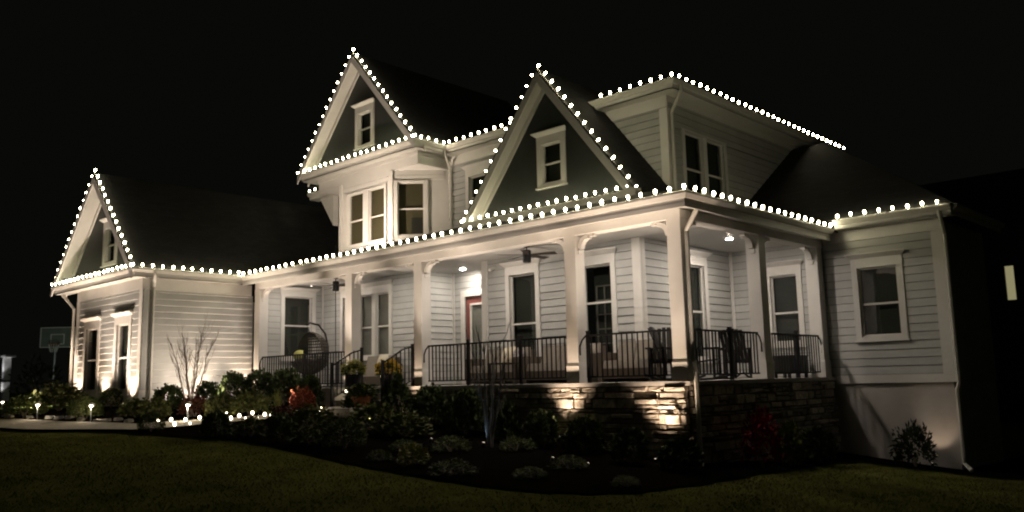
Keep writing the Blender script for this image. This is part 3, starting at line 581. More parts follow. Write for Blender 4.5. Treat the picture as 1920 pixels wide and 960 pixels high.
# path bulbs
PB = MB().lathe([(.012, 0), (.030, .02), (.040, .05), (.030, .08), (.008, .095)], n=10).mesh('lit_globe', PATHM, smooth=True)
STK = MB().tube([(0, 0, -.15), (0, 0, .002)], .006, 5).mesh('stake', BLACK)
GBW = ['leftmost of the far row', 'leftmost of the near row', 'second in the far row', 'second in the near row', 'third in the far row, below the bare tree', 'third in the near row', 'first of the middle cluster, left end', 'far row, left of the spiky plant', 'low in the middle cluster, partly hidden', 'far row, directly before the spiky plant', 'near row, below the spiky plant', 'far row, just right of the spiky plant', 'near row, right of the spiky plant', 'far row, below the orange-red shrub', 'last of the middle cluster, before the burgundy shrub', 'biggest bulb right of the burgundy shrub', 'far row, at the orange-red shrub base', 'topmost bulb left of the stair landing', 'just below the topmost bulb by the landing', 'upper bulb of the pair before the landing', 'lower bulb of the pair before the landing', 'alone on the landing edge, left', 'alone on the landing edge, under the terracotta planter', 'tiny bulb left of the middle cluster', 'tiny, left of the dark round shrub', 'tiny, right of the dark round shrub']
for i, (x, y) in enumerate([(-11.76, -3.85), (-10.83, -4.2), (-11.45, -3.65), (-10.6, -3.95), (-11.21, -3.42), (-10.41, -3.71), (-10.04, -3.26), (-10.32, -2.9), (-9.74, -3.07), (-10.1, -2.69), (-9.47, -2.91), (-9.73, -2.59), (-9.31, -2.67), (-9.59, -2.37), (-8.83, -2.63), (-8.53, -2.21), (-9.0, -1.81), (-9.1, -1.47), (-8.59, -1.84), (-8.88, -1.31), (-8.46, -1.6), (-8.48, -0.96), (-8.46, -0.64), (-10.89, -2.91), (-12.44, -4.21), (-12.18, -3.97)]):
    side = 'far' if i in (0, 2, 4, 7, 9, 11, 13, 16, 17, 19, 21, 23) else 'near'
    where = GBW[i]
    t = thing('path_bulb', f'warm bulb on the {side} walkway edge, {where}', 'path bulb', (x, y, gz(x, y)), 'warm bulbs along the walkway')
    z = gz(x, y)+random.uniform(.05, .11); s = (1, 1, 1, .55)[random.randrange(4)]
    o = inst('lit_globe', PB, t, (x, y, z)); o.scale = (s*.85,)*3; inst('stake', STK, t, (x, y, z))
for x, y, z, l in ((-9.35, -.42, -.28, 'small warm bulb resting on the stairs at the left handrail'), (-9.3, -.62, -.12, 'small warm bulb above the left stair handrail foot'), (-7.9, -.62, .2, 'small warm bulb in front of the yellow mums')):
    t = thing('path_bulb', l, 'path bulb', (x, y, z), 'warm bulbs along the walkway'); inst('lit_globe', PB, t, (x, y, z)); inst('stake', STK, t, (x, y, z))
# path lamps
for (x, y), l, pw in zip([(-16.73, -5.16), (-14.55, -4.62), (-11.55, -3.55), (-24.34, -3.8)], ('second path lamp from the left, beside the walkway', 'third path lamp from the left, in front of the garage', 'brightest path lamp, under the bare tree', 'leftmost path lamp at the edge of the photo'), (7, 7, 14, 7)):
    g = gz(x, y); t = thing('path_lamp', l, 'path lamp', (x, y, g), 'mushroom lamps along the walkway')
    MB().tube([(x, y, g-.1), (x, y, g+.42)], .014, 6).build('post', METAL, t); MB().lathe([(.10, .44), (.085, .47), (.03, .50), (.008, .51)], (x, y, g), 14).build('cap', METAL, t)
    MB().lathe([(.02, .40), (.045, .41), (.045, .432), (.02, .438)], (x, y, g), 10).build('lit_lens', PATHM, t)
    lamp('path_lamp_light', 'POINT', (x+.02, y-.06, g+.36), t, pw, (1, .82, .58), shadow_soft_size=.03)
# uplights
FL = (1.0, .80, .64)
def uplight(x, y, z, tgt, label, watts, ang=50, blend=.6, col=(1.0, .74, .53)):
    t = thing('uplight', label, 'uplight', (x, y, gz(x, y)), 'small landscape uplights')
    z = max(z, gz(x, y)+.10) if z < 2 else z
    d = (Vector(tgt)-Vector((x, y, z))).normalized(); p = Vector((x, y, z))
    MB().tube([p-d*.10, p-d*.012], .03, 8).build('housing', BLACK, t); MB().tube([p-d*.011, p-d*.006], .022, 8).build('lens', FIXL, t); MB().tube([(x, y, gz(x, y)-.05), p-d*.08], .012, 5).build('stake', BLACK, t)
    o = lamp('uplight_beam', 'SPOT', p, t, watts, col, spot_size=math.radians(ang), spot_blend=blend, shadow_soft_size=.05)
    o.rotation_mode = 'QUATERNION'; o.rotation_quaternion = (-d).to_track_quat('Z', 'Y')
WU = UP_W
uplight(-19.45, -3.42, -.25, (-19.45, -3.2, 3), 'uplight at the left corner of the garage front', WU*5.4, 96, 1.0); uplight(-17.45, -3.42, -.25, (-17.45, -3.2, 3), 'uplight between the two garage windows', WU*5.4, 96, 1.0); uplight(-15.55, -3.42, -.28, (-15.5, -3.2, 3), 'uplight at the right corner of the garage front', WU*5.4, 96, 1.0)
uplight(-14.9, -1.45, -.45, (-15.1, -1.5, 3), 'uplight behind the bare tree at the garage side wall', WU*2.2, 80); uplight(-14.9, -.15, -.45, (-14.95, .0, 3), 'uplight at the foot of the leftmost porch column', WU*2.6, 80)
uplight(-10.26, -.20, -.55, (-10.26, .06, 3), 'uplight at the foot of the column left of the stairs', WU*2.2, 54); uplight(-7.42, -.22, -.68, (-7.42, .05, 3), 'uplight at the foot of the column right of the stairs', WU*2.2, 54)
uplight(-2.78, -.34, -1.0, (-2.76, -.2, 2.4), 'uplight below the middle column, washing the stone', WU*6.0, 84, 1.0); uplight(-.52, -.40, -1.42, (-.46, -.22, 2.4), 'uplight below the corner column, washing the stone corner', WU*8.5, 84, 1.0)
uplight(-11.5, .6, 3.90, (-12.3, 2.6, 6.0), 'small uplight on the porch roof below the bay', 560, 130, .8, FL); uplight(2.05, 5.75, -1.78, (2.1, 6.2, -1.0), 'small uplight at the pale basement wall', 10, 70)
uplight(-3.57, -1.60, -1.05, (-3.53, -1.51, -.3), 'cool white uplight at the foot of the pale multi-stem tree', 8, 40, .6, col=(.55, .75, 1.0))
FL = (1.0, .80, .64)
for x, y, tg, wt, l in ((-12.8, -2.2, (-13.2, .1, 3.0), 1000, 'added fill floodlight among the evergreens at the left end of the porch'), (-10.1, -1.9, (-9.6, .1, 3.0), 800, 'added fill floodlight beside the orange-red shrub aimed at the porch beam'), (-6.7, -2.0, (-6.6, .1, 3.0), 850, 'added fill floodlight behind the loose shrubs under the long railing'),
        (-4.6, -2.0, (-4.6, .1, 3.0), 800, 'added fill floodlight left of the pale multi-stem tree aimed at the beam'), (-1.5, -2.0, (-1.6, .1, 3.0), 800, 'added fill floodlight between the two lit stone patches'), (-.75, -2.0, (-.4, .1, 3.0), 480, 'added fill floodlight at the corner shrub aimed up the corner column')):
    uplight(x, y, gz(x, y)+.12, tg, l, wt*.8, 50, .7, FL)  # lamps added among the shrubs to light the porch beam evenly
uplight(-13.85, -1.9, -.4, (-15.2, -1.6, 1.6), 'added fill floodlight by the bare tree aimed at the garage side wall', 230, 140, .8, FL)  # added lamp, evens out the light on the garage side wall
for x, l in ((-19.0, 'added fill floodlight in the bed aimed at the left half of the garage front'), (-16.4, 'added fill floodlight in the bed aimed at the right half of the garage front')):
    uplight(x, -4.85, gz(x, -4.85)+.1, (x, -3.2, 3.2), l, 750, 84, .7, FL)  # two more added lamps, a broad wash for the upper garage front
# recessed ceiling lights
def ceil_light(x, y, z, label):
    t = thing('recessed_light', label, 'ceiling light', (x, y, z), 'recessed lights in the porch ceiling')
    MB().lathe([(.10, -.006), (.10, -.001), (.075, -.001), (.075, -.006)], (x, y, z), 18).build('trim_ring', TRIM, t); MB().lathe([(.070, -.010), (.070, -.0015)], (x, y, z), 18).build('lit_lens', LENSB if (x, y) == (-1.36, 4.13) else LENS, t)
for x, y, l in ((-8.8, 2.85, 'recessed light in the ceiling before the red door'), (-1.36, 4.13, 'recessed light in the side porch ceiling'), (-1.2, 1.15, 'recessed light at the porch corner, hidden above the beam'), (-6.1, 1.0, 'recessed light above the sofa, right of the stairs'), (-3.2, 1.0, 'recessed light left of the corner window'), (-10.4, 1.0, 'recessed light above the paired windows'), (-13.4, 1.0, 'recessed light at the egg chair end')):
    ceil_light(x, y, ZC-.001, l)
# ceiling fans
for x, y, l, a0 in ((-4.9, 1.2, 'black ceiling fan above the sofa in the middle of the porch', 20), (-12.4, 1.2, 'black ceiling fan at the left end of the porch', 8)):
    t = thing('ceiling_fan', l, 'ceiling fan', (x, y, ZC), 'ceiling fans under the porch roof')
    MB().lathe([(.07, -.04), (.07, -.001)], (x, y, ZC), 12).build('canopy', BLACK, t); MB().tube([(x, y, ZC-.04), (x, y, ZC-.14)], .015, 6).build('downrod', BLACK, t); MB().lathe([(.09, -.40), (.10, -.385), (.10, -.13), (.08, -.11)], (x, y, ZC), 14).build('motor', BLACK, t)
    for k in range(5):
        a = math.radians(a0+72*k); c, s = math.cos(a), math.sin(a); m = MB(); P = lambda r, w_, z_: (x+c*r-s*w_, y+s*r+c*w_, ZC-.23+z_)
        m.hexa([P(.11, -.05, .01), P(.72, -.09, .015), P(.72, .09, -.015), P(.11, .05, -.01), P(.11, -.05, .018), P(.72, -.09, .023), P(.72, .09, -.007), P(.11, .05, -.002)]); m.build('blade', DARKW, t)
# ---------------------------------------------------------------- porch furniture
def sofa(x0, x1, y, label, back=True, armL=True, armR=True, dep=.8):
    t = thing('outdoor_sofa', label, 'sofa', ((x0+x1)/2, y+dep/2, 0), 'outdoor sofas on the porch'); n = max(1, round((x1-x0)/.75)); w_ = (x1-x0-.24)/n
    m = MB(); m.box(x0+.02, x1-.02, y+.03, y+dep-.02, .08, .28); m.build('frame', SOFA, t)
    for fl, a in ((armL, x0), (armR, x1-.12)):
        if fl: m = MB(); m.box(a, a+.12, y, y+dep, .02, .62); m.build('arm', SOFA, t)
    m = MB(); m.box(x0+.122, x1-.122, y+dep-.14, y+dep, .02, .80); m.build('backrest', SOFA, t)
    for i in range(n):
        a = x0+.125+i*w_; m = MB()
        m.hexa([(a+.01, y+.02, .285), (a+w_-.01, y+.02, .285), (a+w_-.01, y+dep-.17, .285), (a+.01, y+dep-.17, .285), (a+.03, y+.05, .45), (a+w_-.03, y+.05, .45), (a+w_-.03, y+dep-.2, .45), (a+.03, y+dep-.2, .45)]); m.build('seat_cushion', CUSH, t)
        m = MB(); m.hexa([(a+.01, y+dep-.30, .455), (a+w_-.01, y+dep-.30, .455), (a+w_-.01, y+dep-.15, .455), (a+.01, y+dep-.15, .455), (a+.04, y+dep-.22, .86), (a+w_-.04, y+dep-.22, .86), (a+w_-.04, y+dep-.14, .86), (a+.04, y+dep-.14, .86)]); m.build('back_cushion', CUSH, t)
def pillow(x, y, z, m_, label, s=.42, tilt=.25):
    m = MB(); n = 6
    for i in range(n+1):
        for j in range(n+1):
            u, v = i/n*2-1, j/n*2-1; th = .10*(1-u**4)*(1-v**4)
            m.v += [(x+u*s/2, y-th+tilt*v*s/2, z+s/2+v*s/2), (x+u*s/2, y+th+tilt*v*s/2, z+s/2+v*s/2)]
    ix = lambda i, j, k: (i*(n+1)+j)*2+k
    m.f = [(ix(i, j, k), ix(i+1, j, k), ix(i+1, j+1, k), ix(i, j+1, k)) for i in range(n) for j in range(n) for k in (0, 1)]
    tag(m.build('throw_pillow', m_, smooth=True), label, 'pillow', 'throw pillows on the porch sofas')
sofa(-7.05, -5.35, 1.25, 'long taupe sofa behind the railing, nearest the stairs'); sofa(-5.2, -3.25, 1.25, 'taupe sofa behind the railing, left of the middle column'); sofa(-2.95, -1.75, 1.15, 'taupe loveseat behind the railing, right of the middle column', armR=False)
sofa(-12.0, -10.55, 1.35, 'low sofa below the paired windows, behind the mums')
PATT = mat('black_white_print', (.30, .28, .27), .8, .95, 26)
pillow(-6.05, 1.72, .46, PILW, 'cream pillow on the sofa nearest the stairs'); pillow(-5.72, 1.70, .46, PATT, 'black and white print pillow leaning by the cream pillow', .36)
pillow(-3.95, 1.68, .46, PATT, 'black and white print pillow at the right end of the left sofa'); pillow(-11.0, 1.8, .46, PILW, 'pale pillow on the low sofa behind the mums')
pillow(-3.55, 1.62, .46, CUSH, 'taupe pillow beside the print pillow near the middle column', .38)
t = thing('side_table', 'dark square side table between the two taupe sofas', 'table', (-5.28, .75, 0))
m = MB(); m.box(-5.55, -5.05, .5, 1.0, .44, .48); m.build('table_top', DARKW, t)
for sx in (-5.53, -5.11):
    for sy in (.52, .94): m = MB(); m.box(sx, sx+.04, sy, sy+.04, 0, .44); m.build('leg', DARKW, t)
# hanging egg chair
ex, ey = -13.68, 1.2; t = thing('egg_chair', 'hanging wicker egg chair behind the railing at the left end of the porch', 'egg chair', (ex, ey, 0))
m = MB(); m.tube([(ex+.05, ey+.6, .02), (ex+.05, ey+.6, 1.2), (ex+.05, ey+.5, 1.6), (ex, ey+.3, 1.86), (ex-.08, ey+.05, 1.92), (ex-.12, ey-.05, 1.86)], .028, 7); m.tube([(ex-.4, ey+.45, .03), (ex+.1, ey+.55, .03), (ex+.55, ey+.45, .03)], .03, 6); m.build('stand', BLACK, t)
m = MB(); A, B, Cz = .64, .50, .62; cz = 1.02
for k in range(28):
    ph = math.pi*(.0+1.0*k/27); pts = []
    for j in range(13):
        th = math.pi*(.04+.92*j/12); pts.append((ex+A*math.sin(th)*math.cos(ph), ey+B*math.sin(th)*math.sin(ph), cz+Cz*math.cos(th)))
    m.tube(pts, .015, 4, False)
for j in range(1, 20):
    th = math.pi*j/20; pts = [(ex+A*math.sin(th)*math.cos(math.pi*q/14), ey+B*math.sin(th)*math.sin(math.pi*q/14), cz+Cz*math.cos(th)) for q in range(15)]; m.tube(pts, .015, 4, False)
m.build('basket', WICK, t)
m = MB(); m.tube([(ex+A*math.sin(math.pi*q/12*2), ey-.02, cz+Cz*math.cos(math.pi*q/12*2)) for q in range(13)], .022, 6, False); m.build('rim', WICK, t)
m = MB()
for k in range(16):
    ph = 2*math.pi*k/16; m.tube([(ex+A*1.0*math.sin(th)*math.cos(ph), ey-.02+B*math.sin(th)*math.sin(ph), cz+Cz*math.cos(th)) for th in (math.pi*.62, math.pi*.72, math.pi*.82, math.pi*.93)], .03, 5)
m.lathe([(.03, -.60), (.34, -.52), (.52, -.36), (.54, -.30), (.46, -.31)], (ex, ey, cz), 14); m.build('seat_shell', WICK, t)
m = MB(); m.lathe([(.36, -.32), (.48, -.26), (.42, -.16), (.1, -.14)], (ex, ey, cz), 14); m.build('seat_cushion', DARKW, t, True); tag(MB().ball((ex-.22, ey-.2, .95), .2, .1, .17, 10, 6).build('throw_pillow', PETG, smooth=True), 'yellow-green pillow in the hanging egg chair', 'pillow', 'throw pillows on the porch sofas')
MB().tube([(ex-.12, ey-.05, 1.86), (ex, ey-.01, cz+Cz)], .008, 4).build('chain', BLACK, t)
# dark slatted rocking chairs
def rocker(x, y, yaw, label):
    t = thing('rocking_chair', label, 'rocking chair', (x, y, 0), 'black slatted chairs on the porch'); c, s = math.cos(yaw), math.sin(yaw)
    T = lambda a, b, z: (x+a*c-b*s, y+a*s+b*c, z)          # b: front negative, back positive
    def bx(mb, a0, a1, b0, b1, z0, z1, lean=0): mb.hexa([T(a0, b0, z0), T(a1, b0, z0), T(a1, b1, z0), T(a0, b1, z0), T(a0, b0+lean, z1), T(a1, b0+lean, z1), T(a1, b1+lean, z1), T(a0, b1+lean, z1)])
    m = MB()
    for k in range(6): bx(m, -.27, .27, -.26+.09*k, -.185+.09*k, .40-.01*k, .42-.01*k)
    m.build('seat', DARKB, t)
    for k in range(6): m = MB(); a = -.27+.092*k; bx(m, a, a+.075, .26, .285, .38, 1.08-.02*abs(k-2.5), .26); m.build('back_slat', DARKB, t)
    for sg in (-1, 1):
        m = MB(); m.tube([T(sg*.29, -.42, .10), T(sg*.29, -.2, .035), T(sg*.29, .1, .02), T(sg*.29, .4, .05), T(sg*.29, .62, .14)], .022, 5); m.build('rocker_runner', DARKB, t)
        for b in (-.22, .24): m = MB(); bx(m, sg*.29-.025, sg*.29+.025, b-.025, b+.025, .035, .62 if b < 0 else .66); m.build('leg', DARKB, t)
        m = MB(); bx(m, sg*.29-.06, sg*.29+.06, -.34, .36, .621, .648); m.build('armrest', DARKB, t)
DARKB = mat('black_stained_chair', (.012, .011, .010), .5, .2, 20)
rocker(-.95, 1.2, 1.9, 'black rocking chair nearest the porch corner column'); rocker(-.95, 2.15, 1.9, 'black rocking chair just right of the corner, leaning on the side porch'); rocker(-1.0, 3.75, 3.2, 'black slatted chair turned to the wall by the second side column'); rocker(-1.15, 1.0, .5, 'black chair left of the corner column behind the front railing')
t = thing('storage_bench', 'black box bench on feet at the far end of the side porch', 'bench', (-.75, 5.25, 0))
m = MB(); m.box(-1.05, -.45, 4.78, 5.72, .09, .47); m.build('box', DARKB, t); m = MB(); m.box(-1.07, -.43, 4.76, 5.74, .472, .50); m.build('lid', DARKB, t)
for a in (-1.03, -.51):
    for b in (4.8, 5.2, 5.64): m = MB(); m.box(a, a+.06, b, b+.06, .0, .09); m.build('foot', DARKB, t)
t = thing('security_camera', 'small white camera on the siding left of the tall porch window', 'camera', (-7.0, 2.27, 2.92)); MB().tube([(-7.0, 2.27, 2.92), (-7.0, 2.18, 2.92)], .03, 8).build('mount', TRIM, t); MB().tube([(-7.04, 2.2, 2.9), (-6.97, 2.06, 2.86)], .04, 8).build('body', TRIM, t)
# ---------------------------------------------------------------- plants
def leafmesh(kind, n, seed, ls, stretch=1.0):
    r = np.random.default_rng(seed); V = []; 
    ph, ct = r.uniform(0, 2*np.pi, n), r.uniform(-.35, 1, n)
    st = np.sqrt(1-ct**2); d = np.c_[st*np.cos(ph), st*np.sin(ph), ct]
    lump = 1+.16*np.sin(3*ph+seed)*st+.12*np.sin(5*ph+2.1*seed+4*ct)+.10*np.sin(9*ph+3*seed)*np.cos(5*ct)
    if kind in ('round',): lump = 1+.04*np.sin(4*ph+seed)
    rad = (r.uniform(.55, 1, n)**.5)*lump
    if kind in ('loose', 'orange', 'redtwig', 'burgundy', 'wispy', 'herb', 'spiny'): rad *= r.uniform(.75, 1.22, n)
    P = d*rad[:, None]*np.array([.5, .5, .62]); P[:, 2] += .36
    if kind == 'cone': h = np.clip(P[:, 2], 0, 1); P[:, :2] *= (1.15-1.0*h)[:, None]
    if kind in ('mound',): P[:, 2] = np.clip(P[:, 2], .02, None)*(1-.3*np.hypot(P[:, 0], P[:, 1]))
    P[:, 2] = np.clip(P[:, 2], .01, 1.12)
    a = d+r.normal(0, .55, (n, 3)); a[:, 2] += .3; a /= np.linalg.norm(a, axis=1)[:, None]
    b = np.cross(a, r.normal(0, 1, (n, 3))); b /= np.linalg.norm(b, axis=1)[:, None]
    l = ls*r.uniform(.6, 1.3, n)[:, None]; wd = l*.42/stretch
    v = np.stack([P, P+a*l*.5+b*wd, P+a*l, P+a*l*.5-b*wd], 1).reshape(-1, 3)
    f = np.arange(4*n).reshape(-1, 4)
    me = bpy.data.meshes.new('foliage'); me.vertices.add(4*n); me.vertices.foreach_set('co', v.ravel()); me.loops.add(4*n); me.loops.foreach_set('vertex_index', f.ravel())
    me.polygons.add(n); me.polygons.foreach_set('loop_start', np.arange(0, 4*n, 4)); me.polygons.foreach_set('loop_total', np.full(n, 4)); me.update(calc_edges=True); me.validate(); me.materials.append(LEAF[kind]); return me
SPEC = dict(dense=(1500, .11), round=(2600, .06), loose=(900, .13), mound=(900, .12), pale=(800, .12), cone=(1700, .09), orange=(900, .12), burgundy=(700, .12), redtwig=(700, .10), spiny=(800, .17), herb=(500, .16), wispy=(420, .12))
LM = {k: [leafmesh(k, n, 3+5*q+len(k), ls, 2.2 if k in ('spiny', 'wispy', 'mound') else 1.0) for q in range(3 if k in ('dense', 'loose', 'round', 'mound') else 1)] for k, (n, ls) in SPEC.items()}
def stemmesh(seed, n=9):
    r = random.Random(seed); m = MB()
    for k in range(n):
        a = r.uniform(0, 6.28); q = r.uniform(.12, .40); m.tube([(0, 0, -.05), (math.cos(a)*q*.4, math.sin(a)*q*.4, .25), (math.cos(a)*q, math.sin(a)*q, r.uniform(.5, .85))], [.022, .015, .006], 4, False)
    return m.mesh('stem', BARK)
SM = [stemmesh(k) for k in range(3)]
def spikymesh():
    m = MB(); r = random.Random(5)
    for k in range(46):
        a = r.uniform(0, 6.28); o = r.uniform(.15, .75); h = r.uniform(.6, 1.05); w_ = .025; c, s = math.cos(a), math.sin(a); b = .06
        p0, p1, p2 = (c*b, s*b, 0), (c*(b+o*.25), s*(b+o*.25), h*.65), (c*(b+o*.6), s*(b+o*.6), h*(1-.35*o))
        m.poly([(p0[0]-s*w_, p0[1]+c*w_, 0), (p0[0]+s*w_, p0[1]-c*w_, 0), (p1[0]+s*w_, p1[1]-c*w_, p1[2]), (p1[0]-s*w_, p1[1]+c*w_, p1[2]), p2], [(0, 1, 2, 3), (3, 2, 4)])
    return m.mesh('foliage', LEAF['spiky'])
SPK = spikymesh(); CATN = dict(cone='evergreen', mound='juniper', spiky='plant', herb='plant')
for i, (k, x, y, w_, h, lab) in enumerate([
    ('wispy', -27.92, -1.5, 1.54, 1.76, 'wispy thin-leaved shrub below the basketball hoop'),
    ('round', -17.98, -5.09, 1.1, 0.61, 'clipped round shrub at the far left behind the second path lamp'),
    ('round', -15.22, -4.5, 0.85, 0.58, 'clipped round shrub in front of the left garage window'),
    ('loose', -18.66, -3.97, 1.23, 0.69, 'loose wide shrub between the two clipped round shrubs'),
    ('round', -16.31, -3.43, 0.66, 0.56, 'small round shrub under the gap between the garage windows'),
    ('loose', -13.78, -3.81, 0.74, 0.43, 'low brownish shrub at the garage front corner'),
    ('dense', -13.73, -3.0, 0.72, 0.66, 'dark bushy evergreen just left of the bare tree'),
    ('dense', -13.28, -2.18, 0.64, 0.69, 'dark bushy evergreen just right of the bare tree'),
    ('dense', -13.88, -1.12, 0.74, 0.82, 'dark evergreen below the uplit right end of the garage side wall'),
    ('dense', -13.42, -0.6, 0.86, 0.85, 'dark evergreen in front of the leftmost porch column'),
    ('dense', -12.13, -0.6, 0.8, 0.91, 'dark evergreen below the hanging egg chair'),
    ('dense', -10.79, -0.7, 0.54, 0.78, 'small dark evergreen beside the left end of the porch stairs'),
    ('spiky', -10.48, -1.8, 0.47, 0.65, 'spiky pale green strap-leaved plant in the bed'),
    ('orange', -9.75, -1.55, 0.55, 0.5, 'orange-red leaved shrub glowing in the bed left of the stairs'),
    ('burgundy', -8.25, -3.0, 0.59, 0.4, 'low burgundy shrub in front of the orange-red shrub'),
    ('loose', -10.64, -2.42, 0.79, 0.53, 'mid green spreading shrub left of the spiky plant'),
    ('loose', -11.4, -2.77, 0.58, 0.51, 'green shrub behind the path lights right of the bare tree'),
    ('burgundy', -12.41, -2.94, 0.6, 0.48, 'reddish brown low shrub at the foot of the bare tree'),
    ('loose', -13.18, -3.61, 0.66, 0.45, 'straggly brown-green shrub right of the garage corner'),
    ('round', -10.74, -4.77, 0.56, 0.42, 'dark round shrub with two tiny lights at the walkway edge'),
    ('dense', -8.46, -4.44, 0.54, 0.5, 'dark upright shrub dividing the two clusters of path bulbs'),
    ('loose', -7.66, -4.11, 0.53, 0.36, 'low spreading shrub at the lawn edge below the path bulbs'),
    ('dense', -6.52, -4.14, 0.45, 0.53, 'nearly black upright shrub at the lawn edge left of middle'),
    ('loose', -7.2, -3.0, 0.81, 0.48, 'wide loose shrub right of the last path bulbs'),
    ('round', -4.93, -3.8, 0.79, 0.56, 'big clipped boxwood ball at the lawn edge'),
    ('loose', -5.74, -4.0, 0.59, 0.32, 'low shrub tucked left of the big boxwood ball'),
    ('cone', -7.35, -0.62, 0.75, 0.99, 'tall conical evergreen right of the stair handrail'),
    ('dense', -6.2, -0.62, 0.7, 0.84, 'dark evergreen under the left end of the long railing'),
    ('dense', -5.11, -0.62, 0.74, 0.89, 'rounded evergreen left of the pale multi-stem tree'),
    ('loose', -6.16, -2.21, 0.98, 0.54, 'loose arching shrub behind the big boxwood ball'),
    ('loose', -5.47, -1.94, 0.86, 0.45, 'loose feathery shrub below the conical evergreen'),
    ('pale', -2.7, -4.08, 0.45, 0.34, 'pale yellow-green mound lit at the lawn edge'),
    ('mound', -3.46, -4.14, 0.39, 0.19, 'flat creeping juniper left of the pale yellow-green mound'),
    ('mound', -4.12, -3.09, 0.48, 0.21, 'flat creeping juniper above the pale yellow-green mound'),
    ('mound', -3.53, -2.49, 0.64, 0.29, 'spreading juniper mound in the middle of the dark bed'),
    ('mound', -1.69, -4.13, 0.65, 0.24, 'spreading juniper at the lawn edge, lowest in the bed'),
    ('mound', -2.88, -1.45, 0.59, 0.25, 'juniper mound just right of the pale multi-stem tree'),
    ('mound', -0.92, -2.29, 0.52, 0.22, 'juniper mound below the first uplit stone patch'),
    ('mound', -0.71, -3.44, 0.45, 0.17, 'small juniper at the lawn edge below the multi-stem tree'),
    ('mound', 0.67, -2.94, 0.38, 0.16, 'small juniper at the lawn edge nearest the stone corner'),
    ('dense', -3.88, -0.62, 0.47, 0.78, 'narrow shrub hidden behind the pale multi-stem tree'),
    ('dense', -2.92, -0.62, 0.57, 0.66, 'leafy shrub left of the first uplit stone patch'),
    ('dense', -1.92, -0.62, 0.65, 0.62, 'leafy shrub under the first uplit stone patch'),
    ('dense', -0.68, -0.91, 0.58, 0.56, 'leafy shrub between the two uplit stone patches'),
    ('dense', 0.28, -0.83, 0.65, 0.51, 'leafy shrub at the foot of the stone corner'),
    ('redtwig', 0.7, 1.14, 0.62, 0.96, 'dark red leaved shrub against the shaded side stone wall'),
    ('loose', 0.7, 2.2, 0.5, 0.76, 'dark shrub right of the red leaved shrub'),
    ('dense', 0.7, 3.4, 0.63, 0.66, 'black-green shrub at the far end of the side stone wall'),
    ('spiny', 1.78, 5.55, 0.66, 0.78, 'spiny-topped evergreen in front of the pale basement wall'),
    ('herb', -8.17, -1.1, 0.64, 0.58, 'low green plant beside the terracotta pot on the landing')]):
    z = gz(x, y); t = thing('conical_evergreen' if k == 'cone' else 'juniper' if k == 'mound' else 'strappy_plant' if k == 'spiky' else 'herb_plant' if k == 'herb' else 'shrub', lab, CATN.get(k, 'shrub'), (x, y, z+.02), 'shrubs and plants in the front bed')
    me = SPK if k == 'spiky' else LM[k][i % len(LM[k])]; o = inst('foliage', me, t, (x, y, z+.02)); o.scale = (w_*.98, w_*.98, h*(.98 if k == 'spiky' else 1.02)); o.rotation_euler = (0, 0, i*1.3)
    if k != 'spiky': s = inst('stem', SM[i % 3], t, (x, y, z+.02)); s.scale = (w_*.8, w_*.8, h*.9); s.rotation_euler = (0, 0, i*2.1)
# potted mums and terracotta planter
def mums(x, y, zb, m_, label, potm, hp=.5):
    t = thing('potted_mum', label, 'potted flowers', (x, y, zb), 'potted mums on the stairs')
    MB().lathe([(.13, 0), (.20, hp-.05), (.22, hp-.045), (.22, hp), (.19, hp), (.18, hp-.03)], (x, y, zb), 16).build('pot', potm, t)
    g = inst('foliage', LM['herb'][0], t, (x, y, zb+hp-.06)); g.scale = (.44, .44, .30); me = PETM[m_.name]; f = inst('blossoms', me, t, (x, y, zb+hp-.04)); f.scale = (.56, .56, .40); f['kind'] = 'stuff'
PETM = {}
for m_ in (PETY, PETG): LEAF['tmp'] = m_; PETM[m_.name] = leafmesh('round', 420, 11, .11, .8); PETM[m_.name].materials.clear(); PETM[m_.name].materials.append(m_)
mums(-9.2, -.5, -.30, PETG, 'pale green mum in a tall black pot on the left of the stairs', BLACK, .62); mums(-7.95, -.42, -.30, PETY, 'bright yellow mum in a dark pot on the right of the stairs', BLACK, .60)
px_, py_ = -7.98, -1.15; t = thing('terracotta_planter', 'orange terracotta bowl planter with trailing greens on the stair landing', 'planter', (px_, py_, -.45))
MB().lathe([(.14, 0), (.22, .2), (.245, .205), (.245, .25), (.21, .25), (.2, .22)], (px_, py_, -.45), 18).build('pot', TERRA, t); g = inst('foliage', LM['herb'][0], t, (px_, py_, -.24)); g.scale = (.62, .62, .30)
